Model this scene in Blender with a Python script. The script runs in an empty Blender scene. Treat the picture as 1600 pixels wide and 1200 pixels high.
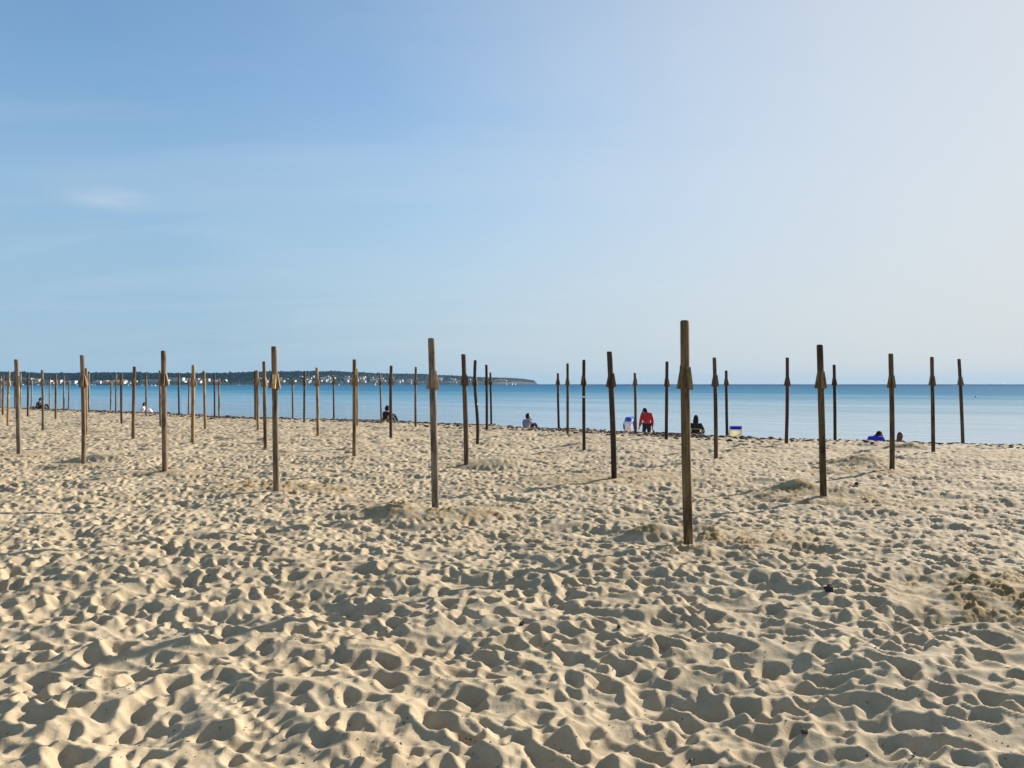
import bpy, bmesh, math, random
import numpy as np
from mathutils import Vector, Matrix, noise as mnoise

random.seed(7)
rng = np.random.default_rng(11)
R = math.radians
sc = bpy.context.scene
COL = sc.collection

# ------------------------------------------------------------------ camera
EYE = 1.6
FPX = 1202.0          # focal length in photo pixels (1600 wide)
CX, HY = 800.0, 600.5
cam_d = bpy.data.cameras.new('camera')
cam_d.sensor_width = 36.0
cam_d.lens = FPX / 1600 * 36
cam_d.clip_start = 0.1
cam_d.clip_end = 40000
cam = bpy.data.objects.new('camera', cam_d)
COL.objects.link(cam)
cam.location = (0, 0, EYE)
cam.rotation_euler = (R(90.0), 0, 0)
sc.camera = cam

# ------------------------------------------------------------------ sky and sun
SUN_AZ, SUN_EL = R(53), R(22.5)          # azimuth measured from +Y towards +X
world = bpy.data.worlds.new('World')
sc.world = world
world.use_nodes = True
wn, wl = world.node_tree.nodes, world.node_tree.links
wn.clear()
w_out = wn.new('ShaderNodeOutputWorld')
w_bg = wn.new('ShaderNodeBackground')
w_sky = wn.new('ShaderNodeTexSky')
w_sky.sky_type = 'NISHITA'
w_sky.sun_disc = False
w_sky.sun_elevation = SUN_EL
w_sky.sun_rotation = SUN_AZ
w_sky.altitude = 0
w_sky.air_density = 1.0
w_sky.dust_density = 0.2
w_sky.ozone_density = 2.0
w_bg.inputs['Strength'].default_value = 0.075
# thin cirrus veil, mapped on the sky direction
w_tc = wn.new('ShaderNodeTexCoord')
w_sep = wn.new('ShaderNodeSeparateXYZ')
wl.new(w_tc.outputs['Generated'], w_sep.inputs[0])
w_max = wn.new('ShaderNodeMath'); w_max.operation = 'MAXIMUM'; w_max.inputs[1].default_value = 0.03
wl.new(w_sep.outputs['Z'], w_max.inputs[0])
w_add = wn.new('ShaderNodeMath'); w_add.operation = 'ADD'; w_add.inputs[1].default_value = 0.12
wl.new(w_max.outputs[0], w_add.inputs[0])
w_dx = wn.new('ShaderNodeMath'); w_dx.operation = 'DIVIDE'
w_dy = wn.new('ShaderNodeMath'); w_dy.operation = 'DIVIDE'
wl.new(w_sep.outputs['X'], w_dx.inputs[0]); wl.new(w_add.outputs[0], w_dx.inputs[1])
wl.new(w_sep.outputs['Y'], w_dy.inputs[0]); wl.new(w_add.outputs[0], w_dy.inputs[1])
w_cmb = wn.new('ShaderNodeCombineXYZ')
wl.new(w_dx.outputs[0], w_cmb.inputs[0]); wl.new(w_dy.outputs[0], w_cmb.inputs[1])
w_map = wn.new('ShaderNodeMapping')
w_map.inputs['Rotation'].default_value = (0, 0, R(-28))
w_map.inputs['Scale'].default_value = (0.42, 1.25, 1)
wl.new(w_cmb.outputs[0], w_map.inputs[0])
w_n = wn.new('ShaderNodeTexNoise')
w_n.inputs['Scale'].default_value = 1.1; w_n.inputs['Detail'].default_value = 8
w_n.inputs['Roughness'].default_value = 0.58; w_n.inputs['Distortion'].default_value = 0.9
wl.new(w_map.outputs[0], w_n.inputs['Vector'])
w_r = wn.new('ShaderNodeMapRange')
w_r.inputs['From Min'].default_value = 0.46; w_r.inputs['From Max'].default_value = 0.82
w_r.inputs['To Min'].default_value = 0.0; w_r.inputs['To Max'].default_value = 0.20
wl.new(w_n.outputs['Fac'], w_r.inputs['Value'])
# one small brighter wisp low in the left half of the sky
wisp = Vector(((172 - CX) / FPX, 1, (HY - 311) / FPX)).normalized()
w_sub = wn.new('ShaderNodeVectorMath'); w_sub.operation = 'SUBTRACT'
wl.new(w_tc.outputs['Generated'], w_sub.inputs[0]); w_sub.inputs[1].default_value = wisp
w_wm = wn.new('ShaderNodeMapping'); w_wm.vector_type = 'POINT'
w_wm.inputs['Rotation'].default_value = (0, R(-14), 0)
w_wm.inputs['Scale'].default_value = (17, 17, 64)
wl.new(w_sub.outputs[0], w_wm.inputs[0])
w_wn = wn.new('ShaderNodeTexNoise'); w_wn.inputs['Scale'].default_value = 1.4; w_wn.inputs['Detail'].default_value = 5
wl.new(w_wm.outputs[0], w_wn.inputs['Vector'])
w_len = wn.new('ShaderNodeVectorMath'); w_len.operation = 'LENGTH'
wl.new(w_wm.outputs[0], w_len.inputs[0])
w_wr = wn.new('ShaderNodeMapRange'); w_wr.interpolation_type = 'SMOOTHSTEP'
w_wr.inputs['From Min'].default_value = 1.25; w_wr.inputs['From Max'].default_value = 0.1
w_wr.inputs['To Min'].default_value = 0.0; w_wr.inputs['To Max'].default_value = 0.46
wl.new(w_len.outputs['Value'], w_wr.inputs['Value'])
w_wmul = wn.new('ShaderNodeMath'); w_wmul.operation = 'MULTIPLY'
wl.new(w_wr.outputs[0], w_wmul.inputs[0]); wl.new(w_wn.outputs['Fac'], w_wmul.inputs[1])
w_fac = wn.new('ShaderNodeMath'); w_fac.operation = 'ADD'; w_fac.use_clamp = True
wl.new(w_r.outputs[0], w_fac.inputs[0]); wl.new(w_wmul.outputs[0], w_fac.inputs[1])
w_mix = wn.new('ShaderNodeMix'); w_mix.data_type = 'RGBA'
w_mix.inputs['B'].default_value = (5.0, 5.3, 5.6, 1)
wl.new(w_fac.outputs[0], w_mix.inputs['Factor'])
# high thin haze over the whole sky: whiter towards the sun, thicker towards the horizon
SUNV = (math.sin(SUN_AZ) * math.cos(SUN_EL), math.cos(SUN_AZ) * math.cos(SUN_EL), math.sin(SUN_EL))
w_dot = wn.new('ShaderNodeVectorMath'); w_dot.operation = 'DOT_PRODUCT'; w_dot.inputs[1].default_value = SUNV
wl.new(w_tc.outputs['Generated'], w_dot.inputs[0])
w_s = wn.new('ShaderNodeMapRange'); w_s.interpolation_type = 'LINEAR'
w_s.inputs['From Min'].default_value = 0.27; w_s.inputs['From Max'].default_value = 1.0
wl.new(w_dot.outputs['Value'], w_s.inputs['Value'])
w_vc = wn.new('ShaderNodeMix'); w_vc.data_type = 'RGBA'
w_vc.inputs['A'].default_value = (2.45, 3.50, 4.55, 1); w_vc.inputs['B'].default_value = (5.25, 5.2, 5.1, 1)
wl.new(w_s.outputs[0], w_vc.inputs['Factor'])
w_e = wn.new('ShaderNodeMapRange'); w_e.interpolation_type = 'SMOOTHSTEP'
w_e.inputs['From Min'].default_value = 0.0; w_e.inputs['From Max'].default_value = 0.42
w_e.inputs['To Min'].default_value = 0.06; w_e.inputs['To Max'].default_value = 0.72
wl.new(w_sep.outputs['Z'], w_e.inputs['Value'])                      # share of clear sky left
w_sc = wn.new('ShaderNodeMapRange'); w_sc.interpolation_type = 'LINEAR'; w_sc.inputs['From Min'].default_value = 0.35; w_sc.inputs['From Max'].default_value = 1.0
w_sc.inputs['To Min'].default_value = 1.0; w_sc.inputs['To Max'].default_value = 0.12
wl.new(w_s.outputs[0], w_sc.inputs['Value'])
w_cl = wn.new('ShaderNodeMath'); w_cl.operation = 'MULTIPLY'
wl.new(w_e.outputs[0], w_cl.inputs[0]); wl.new(w_sc.outputs[0], w_cl.inputs[1])
w_ti = wn.new('ShaderNodeMix'); w_ti.data_type = 'RGBA'; w_ti.blend_type = 'MULTIPLY'; w_ti.inputs['Factor'].default_value = 1
w_ti.inputs['B'].default_value = (0.70, 1.04, 1.20, 1)
wl.new(w_sky.outputs[0], w_ti.inputs['A'])
w_hz = wn.new('ShaderNodeMix'); w_hz.data_type = 'RGBA'
wl.new(w_cl.outputs[0], w_hz.inputs['Factor'])
wl.new(w_vc.outputs['Result'], w_hz.inputs['A']); wl.new(w_ti.outputs['Result'], w_hz.inputs['B'])
wl.new(w_hz.outputs['Result'], w_mix.inputs['A'])
wl.new(w_mix.outputs['Result'], w_bg.inputs['Color'])
wl.new(w_bg.outputs[0], w_out.inputs['Surface'])

sun_d = bpy.data.lights.new('sun', 'SUN')
sun_d.energy = 5.0
sun_d.angle = R(0.5)
sun_d.color = (1.0, 0.95, 0.88)
sun = bpy.data.objects.new('sun', sun_d)
COL.objects.link(sun)
SUN_DIR = Vector((math.sin(SUN_AZ) * math.cos(SUN_EL), math.cos(SUN_AZ) * math.cos(SUN_EL), math.sin(SUN_EL)))
sun.rotation_euler = (-SUN_DIR).to_track_quat('-Z', 'Y').to_euler()
sun.location = (20, 20, 30)

sc.view_settings.view_transform = 'Standard'
sc.view_settings.look = 'None'
sc.view_settings.gamma = 1
sc.view_settings.use_curve_mapping = False
sc.view_settings.exposure = 0.96
sc.render.engine = 'CYCLES'
sc.cycles.max_bounces = 6
sc.cycles.volume_bounces = 0

# ------------------------------------------------------------------ helpers
def tag(o, label=None, cat=None, group=None, kind=None):
    if label: o['label'] = label
    if cat: o['category'] = cat
    if group: o['group'] = group
    if kind: o['kind'] = kind
    return o

def empty(name, loc, rz=0.0):
    o = bpy.data.objects.new(name, None)
    o.empty_display_size = 0.3
    COL.objects.link(o)
    o.location = loc
    o.rotation_euler = (0, 0, rz)
    return o

def obj_from_mesh(name, me, mats, parent=None):
    o = bpy.data.objects.new(name, me)
    COL.objects.link(o)
    if not isinstance(mats, (list, tuple)): mats = [mats]
    if len(me.materials) == 0:
        for m in mats: me.materials.append(m)
    if parent: o.parent = parent
    return o

def from_bm(name, bm, mats, parent=None, smooth=False):
    me = bpy.data.meshes.new(name)
    bm.normal_update()
    bm.to_mesh(me); bm.free()
    if smooth:
        me.polygons.foreach_set('use_smooth', [True] * len(me.polygons))
    return obj_from_mesh(name, me, mats, parent)

def from_np(name, verts, faces, mats, parent=None, smooth=False):
    """faces: (n,3) or (n,4) array"""
    me = bpy.data.meshes.new(name)
    verts = np.asarray(verts, dtype=np.float32); faces = np.asarray(faces, dtype=np.int32)
    k = faces.shape[1]
    me.vertices.add(len(verts)); me.vertices.foreach_set('co', verts.ravel())
    me.loops.add(faces.size); me.loops.foreach_set('vertex_index', faces.ravel())
    me.polygons.add(len(faces))
    me.polygons.foreach_set('loop_start', np.arange(0, faces.size, k, dtype=np.int32))
    me.polygons.foreach_set('loop_total', np.full(len(faces), k, dtype=np.int32))
    if smooth: me.polygons.foreach_set('use_smooth', np.ones(len(faces), dtype=bool))
    me.update(calc_edges=True)
    return obj_from_mesh(name, me, mats, parent)

def bm_box(bm, c, s, rot=None):
    m = Matrix.Translation(c)
    if rot is not None: m = m @ rot
    m = m @ Matrix.Diagonal((s[0], s[1], s[2], 1))
    bmesh.ops.create_cube(bm, size=1, matrix=m)

def bm_tube(bm, pts, rad, seg=8, cap=True):
    """tube along points, rad a number or list"""
    pts = [Vector(p) for p in pts]
    n = len(pts)
    if not isinstance(rad, (list, tuple)): rad = [rad] * n
    rings = []
    up = Vector((0, 0, 1))
    for i, p in enumerate(pts):
        d = (pts[min(i + 1, n - 1)] - pts[max(i - 1, 0)]).normalized()
        a = d.cross(up)
        if a.length < 1e-3: a = d.cross(Vector((1, 0, 0)))
        a.normalize(); b = d.cross(a).normalized()
        rings.append([bm.verts.new(p + (a * math.cos(2 * math.pi * k / seg) + b * math.sin(2 * math.pi * k / seg)) * rad[i]) for k in range(seg)])
    for i in range(n - 1):
        for k in range(seg):
            bm.faces.new((rings[i][k], rings[i][(k + 1) % seg], rings[i + 1][(k + 1) % seg], rings[i + 1][k]))
    if cap:
        bm.faces.new(rings[0][::-1]); bm.faces.new(rings[-1])
    return rings

# ------------------------------------------------------------------ materials
def new_mat(name):
    m = bpy.data.materials.new(name)
    m.use_nodes = True
    nt = m.node_tree
    return m, nt, nt.nodes, nt.links, nt.nodes['Principled BSDF']

def N(nt, kind, **kw):
    n = nt.nodes.new(kind)
    for k, v in kw.items():
        if k in n.inputs: n.inputs[k].default_value = v
        else: setattr(n, k, v)
    return n

def ramp(nt, stops):
    r = nt.nodes.new('ShaderNodeValToRGB')
    els = r.color_ramp.elements
    els[0].position, els[0].color = stops[0]
    els[1].position, els[1].color = stops[-1]
    for p, c in stops[1:-1]:
        e = els.new(p); e.color = c
    return r

def cloth(name, col, rough=0.85, var=0.25, scale=30):
    m, nt, n, l, b = new_mat(name)
    tc = N(nt, 'ShaderNodeTexCoord')
    ns = N(nt, 'ShaderNodeTexNoise', Scale=scale, Detail=4.0)
    l.new(tc.outputs['Object'], ns.inputs['Vector'])
    rp = ramp(nt, [(0.3, tuple(c * (1 - var) for c in col) + (1,)), (0.7, tuple(min(1, c * (1 + var)) for c in col) + (1,))])
    l.new(ns.outputs['Fac'], rp.inputs[0]); l.new(rp.outputs[0], b.inputs['Base Color'])
    b.inputs['Roughness'].default_value = rough
    bp = N(nt, 'ShaderNodeBump', Strength=0.3, Distance=0.01)
    l.new(ns.outputs['Fac'], bp.inputs['Height']); l.new(bp.outputs[0], b.inputs['Normal'])
    return m

# sand
def make_sand():
    m, nt, n, l, b = new_mat('sand')
    tc = N(nt, 'ShaderNodeTexCoord')
    big = N(nt, 'ShaderNodeTexNoise', Scale=0.7, Detail=4.0)
    mid = N(nt, 'ShaderNodeTexNoise', Scale=9.0, Detail=5.0, Roughness=0.6)
    fine = N(nt, 'ShaderNodeTexNoise', Scale=260.0, Detail=3.0, Roughness=0.7)
    for q in (big, mid, fine): l.new(tc.outputs['Object'], q.inputs['Vector'])
    r1 = ramp(nt, [(0.3, (0.385, 0.298, 0.187, 1)), (0.72, (0.48, 0.385, 0.252, 1))])
    l.new(mid.outputs['Fac'], r1.inputs[0])
    r2 = ramp(nt, [(0.3, (0.84, 0.82, 0.80, 1)), (0.7, (1.0, 1.0, 1.0, 1))])
    l.new(big.outputs['Fac'], r2.inputs[0])
    r3 = ramp(nt, [(0.28, (0.74, 0.70, 0.66, 1)), (0.5, (1, 1, 1, 1)), (0.75, (1.08, 1.07, 1.05, 1))])
    l.new(fine.outputs['Fac'], r3.inputs[0])
    m1 = N(nt, 'ShaderNodeMix', data_type='RGBA', blend_type='MULTIPLY'); m1.inputs['Factor'].default_value = 1
    l.new(r1.outputs[0], m1.inputs['A']); l.new(r2.outputs[0], m1.inputs['B'])
    m2 = N(nt, 'ShaderNodeMix', data_type='RGBA', blend_type='MULTIPLY'); m2.inputs['Factor'].default_value = 1
    l.new(m1.outputs['Result'], m2.inputs['A']); l.new(r3.outputs[0], m2.inputs['B'])
    # damp dug-up sand (R) and seaweed litter stain (G), both real colour of the ground
    at = N(nt, 'ShaderNodeVertexColor', layer_name='stain')
    sp = N(nt, 'ShaderNodeSeparateColor'); l.new(at.outputs['Color'], sp.inputs[0])
    dn = N(nt, 'ShaderNodeTexNoise', Scale=22.0, Detail=6.0, Roughness=0.7); l.new(tc.outputs['Object'], dn.inputs['Vector'])
    dm = N(nt, 'ShaderNodeMath', operation='MULTIPLY'); l.new(sp.outputs['Red'], dm.inputs[0])
    dr = N(nt, 'ShaderNodeMapRange'); dr.inputs['From Min'].default_value = 0.32; dr.inputs['From Max'].default_value = 0.52
    l.new(dn.outputs['Fac'], dr.inputs['Value']); l.new(dr.outputs[0], dm.inputs[1])
    m3 = N(nt, 'ShaderNodeMix', data_type='RGBA'); m3.inputs['B'].default_value = (0.235, 0.155, 0.060, 1)
    l.new(dm.outputs[0], m3.inputs['Factor']); l.new(m2.outputs['Result'], m3.inputs['A'])
    wm = N(nt, 'ShaderNodeMath', operation='MULTIPLY'); l.new(sp.outputs['Green'], wm.inputs[0])
    wr = N(nt, 'ShaderNodeMapRange'); wr.inputs['From Min'].default_value = 0.45; wr.inputs['From Max'].default_value = 0.55
    wn2 = N(nt, 'ShaderNodeTexNoise', Scale=7.0, Detail=7.0, Roughness=0.75); l.new(tc.outputs['Object'], wn2.inputs['Vector'])
    l.new(wn2.outputs['Fac'], wr.inputs['Value']); l.new(wr.outputs[0], wm.inputs[1])
    m4 = N(nt, 'ShaderNodeMix', data_type='RGBA'); m4.inputs['B'].default_value = (0.12, 0.075, 0.045, 1)
    l.new(wm.outputs[0], m4.inputs['Factor']); l.new(m3.outputs['Result'], m4.inputs['A'])
    l.new(m4.outputs['Result'], b.inputs['Base Color'])
    b.inputs['Roughness'].default_value = 0.95
    b.inputs['Specular IOR Level'].default_value = 0.15
    # grain relief
    g2 = N(nt, 'ShaderNodeTexNoise', Scale=55.0, Detail=5.0, Roughness=0.65); l.new(tc.outputs['Object'], g2.inputs['Vector'])
    b1 = N(nt, 'ShaderNodeBump', Strength=0.55, Distance=0.006); l.new(g2.outputs['Fac'], b1.inputs['Height'])
    b2 = N(nt, 'ShaderNodeBump', Strength=0.5, Distance=0.0025); l.new(fine.outputs['Fac'], b2.inputs['Height'])
    l.new(b1.outputs[0], b2.inputs['Normal']); l.new(b2.outputs[0], b.inputs['Normal'])
    return m
M_SAND = make_sand()

# wood, tinted per post through the object colour
def make_wood(name, lift=1.0):
    m, nt, n, l, b = new_mat(name)
    tc = N(nt, 'ShaderNodeTexCoord'); oi = N(nt, 'ShaderNodeObjectInfo')
    mp = N(nt, 'ShaderNodeMapping'); mp.inputs['Scale'].default_value = (1, 1, 0.06)
    off = N(nt, 'ShaderNodeVectorMath', operation='ADD')
    rnd = N(nt, 'ShaderNodeMath', operation='MULTIPLY'); rnd.inputs[1].default_value = 37.0
    l.new(oi.outputs['Random'], rnd.inputs[0])
    l.new(tc.outputs['Object'], off.inputs[0]); l.new(rnd.outputs[0], off.inputs[1])
    l.new(off.outputs[0], mp.inputs[0])
    gr = N(nt, 'ShaderNodeTexNoise', Scale=38.0, Detail=6.0, Roughness=0.65, Distortion=1.2); l.new(mp.outputs[0], gr.inputs['Vector'])
    mp2 = N(nt, 'ShaderNodeMapping'); mp2.inputs['Scale'].default_value = (1, 1, 0.22); l.new(off.outputs[0], mp2.inputs[0])
    pt = N(nt, 'ShaderNodeTexNoise', Scale=9.0, Detail=5.0, Roughness=0.6, Distortion=0.8); l.new(mp2.outputs[0], pt.inputs['Vector'])
    rg = ramp(nt, [(0.32, (0.30, 0.27, 0.24, 1)), (0.48, (0.85, 0.82, 0.78, 1)), (0.7, (1.25, 1.2, 1.12, 1))])
    l.new(gr.outputs['Fac'], rg.inputs[0])
    mx = N(nt, 'ShaderNodeMix', data_type='RGBA', blend_type='MULTIPLY'); mx.inputs['Factor'].default_value = 1
    l.new(oi.outputs['Color'], mx.inputs['A']); l.new(rg.outputs[0], mx.inputs['B'])
    rp = ramp(nt, [(0.36, (0.42, 0.36, 0.31, 1)), (0.5, (1, 1, 1, 1)), (0.66, (1.35, 1.32, 1.25, 1))])
    l.new(pt.outputs['Fac'], rp.inputs[0])
    my = N(nt, 'ShaderNodeMix', data_type='RGBA', blend_type='MULTIPLY'); my.inputs['Factor'].default_value = 1
    l.new(mx.outputs['Result'], my.inputs['A']); l.new(rp.outputs[0], my.inputs['B'])
    mz = N(nt, 'ShaderNodeMix', data_type='RGBA', blend_type='MULTIPLY'); mz.inputs['Factor'].default_value = 1
    mz.inputs['B'].default_value = (lift, lift, lift * 0.97, 1)
    l.new(my.outputs['Result'], mz.inputs['A'])
    l.new(mz.outputs['Result'], b.inputs['Base Color'])
    b.inputs['Roughness'].default_value = 0.78
    b.inputs['Specular IOR Level'].default_value = 0.3
    bp = N(nt, 'ShaderNodeBump', Strength=0.7, Distance=0.004); l.new(gr.outputs['Fac'], bp.inputs['Height'])
    l.new(bp.outputs[0], b.inputs['Normal'])
    return m
M_WOOD = make_wood('weathered_wood')
M_WOOD2 = make_wood('sawn_wood', 1.25)

# sea
def make_water():
    m, nt, n, l, b = new_mat('sea_water')
    geo = N(nt, 'ShaderNodeNewGeometry')
    sep = N(nt, 'ShaderNodeSeparateXYZ'); l.new(geo.outputs['Position'], sep.inputs[0])
    # distance off the shore line
    dot = N(nt, 'ShaderNodeVectorMath', operation='DOT_PRODUCT'); dot.inputs[1].default_value = (0.547, 0.837, 0)
    l.new(geo.outputs['Position'], dot.inputs[0])
    lg = N(nt, 'ShaderNodeMath', operation='LOGARITHM'); lg.inputs[1].default_value = 10.0
    mxn = N(nt, 'ShaderNodeMath', operation='MAXIMUM'); mxn.inputs[1].default_value = 1.0
    l.new(dot.outputs['Value'], mxn.inputs[0]); l.new(mxn.outputs[0], lg.inputs[0])   # 1.6 at 40 m ... 4 at 10 km
    # wind patches, stretched along the shore
    mp = N(nt, 'ShaderNodeMapping'); mp.inputs['Scale'].default_value = (1, 1, 1)
    xs_ = N(nt, 'ShaderNodeMath', operation='DIVIDE'); l.new(sep.outputs['X'], xs_.inputs[0]); l.new(mxn.outputs[0], xs_.inputs[1])
    xm_ = N(nt, 'ShaderNodeMath', operation='MULTIPLY'); xm_.inputs[1].default_value = 1.6; l.new(xs_.outputs[0], xm_.inputs[0])
    lm_ = N(nt, 'ShaderNodeMath', operation='MULTIPLY'); lm_.inputs[1].default_value = 13.0
    cx_ = N(nt, 'ShaderNodeCombineXYZ'); l.new(xm_.outputs[0], cx_.inputs[0]); l.new(lm_.outputs[0], cx_.inputs[1]); l.new(lg.outputs[0], lm_.inputs[0])
    l.new(cx_.outputs[0], mp.inputs[0])
    pn = N(nt, 'ShaderNodeTexNoise', Scale=1.0, Detail=5.0, Roughness=0.6); l.new(mp.outputs[0], pn.inputs['Vector'])
    padd = N(nt, 'ShaderNodeMath', operation='MULTIPLY_ADD'); padd.inputs[1].default_value = 0.75; padd.inputs[2].default_value = -0.375
    l.new(pn.outputs['Fac'], padd.inputs[0])
    sm = N(nt, 'ShaderNodeMath', operation='ADD'); l.new(lg.outputs[0], sm.inputs[0]); l.new(padd.outputs[0], sm.inputs[1])
    cr = N(nt, 'ShaderNodeMapRange'); cr.inputs['From Min'].default_value = 1.5; cr.inputs['From Max'].default_value = 3.3
    l.new(sm.outputs[0], cr.inputs['Value'])
    col = ramp(nt, [(0.0, (0.14, 0.23, 0.26, 1)), (0.3, (0.03, 0.18, 0.26, 1)), (0.5, (0.006, 0.135, 0.235, 1)), (1.0, (0.003, 0.055, 0.14, 1))])
    l.new(cr.outputs[0], col.inputs[0]); 
    rr = N(nt, 'ShaderNodeMapRange'); rr.inputs['From Min'].default_value = 0.0; rr.inputs['From Max'].default_value = 0.8
    rr.inputs['To Min'].default_value = 0.05; rr.inputs['To Max'].default_value = 0.30
    l.new(cr.outputs[0], rr.inputs['Value'])
    # small waves: long crests parallel to the shore
    w1 = N(nt, 'ShaderNodeMapping'); w1.inputs['Rotation'].default_value = (0, 0, R(14)); w1.inputs['Scale'].default_value = (0.10, 0.55, 1)
    l.new(geo.outputs['Position'], w1.inputs[0])
    n1 = N(nt, 'ShaderNodeTexNoise', Scale=1.0, Detail=6.0, Roughness=0.55, Distortion=0.3); l.new(w1.outputs[0], n1.inputs['Vector'])
    w2 = N(nt, 'ShaderNodeMapping'); w2.inputs['Rotation'].default_value = (0, 0, R(20)); w2.inputs['Scale'].default_value = (1.2, 4.5, 1)
    l.new(geo.outputs['Position'], w2.inputs[0])
    n2 = N(nt, 'ShaderNodeTexNoise', Scale=1.0, Detail=4.0, Roughness=0.6); l.new(w2.outputs[0], n2.inputs['Vector'])
    st = N(nt, 'ShaderNodeMapRange'); st.inputs['From Min'].default_value = 0.0; st.inputs['From Max'].default_value = 0.7
    st.inputs['To Min'].default_value = 0.45; st.inputs['To Max'].default_value = 0.9
    l.new(cr.outputs[0], st.inputs['Value'])
    b1 = N(nt, 'ShaderNodeBump', Distance=0.35); l.new(n1.outputs['Fac'], b1.inputs['Height']); l.new(st.outputs[0], b1.inputs['Strength'])
    b2 = N(nt, 'ShaderNodeBump', Distance=0.04); l.new(n2.outputs['Fac'], b2.inputs['Height']); l.new(st.outputs[0], b2.inputs['Strength'])
    l.new(b1.outputs[0], b2.inputs['Normal'])
    n.remove(b)
    df = N(nt, 'ShaderNodeBsdfDiffuse'); gl = N(nt, 'ShaderNodeBsdfGlossy'); mixs = N(nt, 'ShaderNodeMixShader')
    l.new(col.outputs[0], df.inputs['Color']); l.new(rr.outputs[0], gl.inputs['Roughness']); l.new(b2.outputs[0], gl.inputs['Normal'])
    gl.inputs['Color'].default_value = (0.96, 0.97, 0.98, 1)
    # share of sky mirrored: calm and grazing near the beach, broken by wind ripples further out
    fr = ramp(nt, [(0.0, (.97, .97, .97, 1)), (0.2, (.84, .84, .84, 1)), (0.35, (.50, .50, .50, 1)), (0.5, (.19, .19, .19, 1)), (0.72, (.14, .14, .14, 1)), (1.0, (.10, .10, .10, 1))])
    l.new(cr.outputs[0], fr.inputs[0])
    lm2 = N(nt, 'ShaderNodeMath', operation='MULTIPLY'); lm2.inputs[1].default_value = 85.0; l.new(lg.outputs[0], lm2.inputs[0])
    xm2 = N(nt, 'ShaderNodeMath', operation='MULTIPLY'); xm2.inputs[1].default_value = 4.0; l.new(xs_.outputs[0], xm2.inputs[0])
    c2_ = N(nt, 'ShaderNodeCombineXYZ'); l.new(xm2.outputs[0], c2_.inputs[0]); l.new(lm2.outputs[0], c2_.inputs[1])
    rn_ = N(nt, 'ShaderNodeTexNoise', Scale=1.0, Detail=3.0, Roughness=0.6); l.new(c2_.outputs[0], rn_.inputs['Vector'])
    rq_ = N(nt, 'ShaderNodeMapRange'); rq_.inputs['From Min'].default_value = 0.30; rq_.inputs['From Max'].default_value = 0.56
    rq_.inputs['To Min'].default_value = 0.80; rq_.inputs['To Max'].default_value = 1.0; l.new(rn_.outputs['Fac'], rq_.inputs['Value'])
    mu_ = N(nt, 'ShaderNodeMath', operation='MULTIPLY'); l.new(fr.outputs[0], mu_.inputs[0]); l.new(rq_.outputs[0], mu_.inputs[1]); l.new(mu_.outputs[0], mixs.inputs[0])
    l.new(df.outputs[0], mixs.inputs[1]); l.new(gl.outputs[0], mixs.inputs[2])
    l.new(mixs.outputs[0], nt.nodes['Material Output'].inputs['Surface'])
    return m
M_WATER = make_water()

def make_land():
    m, nt, n, l, b = new_mat('far_land')
    geo = N(nt, 'ShaderNodeNewGeometry')
    a = N(nt, 'ShaderNodeTexNoise', Scale=0.012, Detail=6.0, Roughness=0.65); l.new(geo.outputs['Position'], a.inputs['Vector'])
    rp = ramp(nt, [(0.35, (0.005, 0.014, 0.014, 1)), (0.56, (0.014, 0.026, 0.018, 1)), (0.68, (0.07, 0.065, 0.05, 1))])
    l.new(a.outputs['Fac'], rp.inputs[0])
    sp = N(nt, 'ShaderNodeSeparateXYZ'); l.new(geo.outputs['Normal'], sp.inputs[0])
    cl = N(nt, 'ShaderNodeMapRange'); cl.inputs['From Min'].default_value = 0.55; cl.inputs['From Max'].default_value = 0.25
    l.new(sp.outputs['Z'], cl.inputs['Value'])
    mx = N(nt, 'ShaderNodeMix', data_type='RGBA'); mx.inputs['B'].default_value = (0.13, 0.095, 0.07, 1)
    l.new(cl.outputs[0], mx.inputs['Factor']); l.new(rp.outputs[0], mx.inputs['A'])
    l.new(mx.outputs['Result'], b.inputs['Base Color'])
    b.inputs['Roughness'].default_value = 1.0
    b.inputs['Specular IOR Level'].default_value = 0.1
    return m
M_LAND = make_land()
M_TREE = cloth('tree_foliage', (0.004, 0.014, 0.015), 1.0, 0.4, 0.05)
M_TREE.node_tree.nodes['Principled BSDF'].inputs['Specular IOR Level'].default_value = 0.05
M_WHITE = cloth('white_render', (0.52, 0.51, 0.49), 0.8, 0.06, 0.3)
M_CREAM = cloth('cream_render', (0.42, 0.36, 0.28), 0.8, 0.08, 0.3)
M_PINK = cloth('pink_render', (0.55, 0.36, 0.28), 0.8, 0.08, 0.3)
M_TILE = cloth('clay_tile', (0.36, 0.17, 0.10), 0.85, 0.2, 0.8)
M_GREYROOF = cloth('grey_roof', (0.40, 0.40, 0.40), 0.8, 0.1, 0.8)
M_GLASS = cloth('dark_window', (0.03, 0.04, 0.05), 0.2, 0.2, 1)
M_HULL = cloth('white_hull', (0.80, 0.80, 0.80), 0.35, 0.03, 2)
M_DHULL = cloth('dark_hull', (0.05, 0.06, 0.08), 0.4, 0.1, 2)
M_SAIL = cloth('sail_cloth', (0.82, 0.82, 0.80), 0.8, 0.03, 0.5)
M_METAL = cloth('mast_metal', (0.55, 0.56, 0.58), 0.4, 0.05, 2)

# ------------------------------------------------------------------ beach height field
NX, NY = 0.547, 0.837                      # towards the sea
TX, TY = 0.837, -0.547                     # along the shore
CT = np.array([-120, -58.9, -41, -36, -30.5, -24, -15.3, -10.4, -6.2, -2.8, 0.2, 12, 60])
CC = np.array([25.0, 25.3, 25.4, 25.0, 24.3, 25.6, 24.8, 23.9, 23.7, 24.1, 25.1, 25.4, 25.4])
WATER_Z = -1.30

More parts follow.
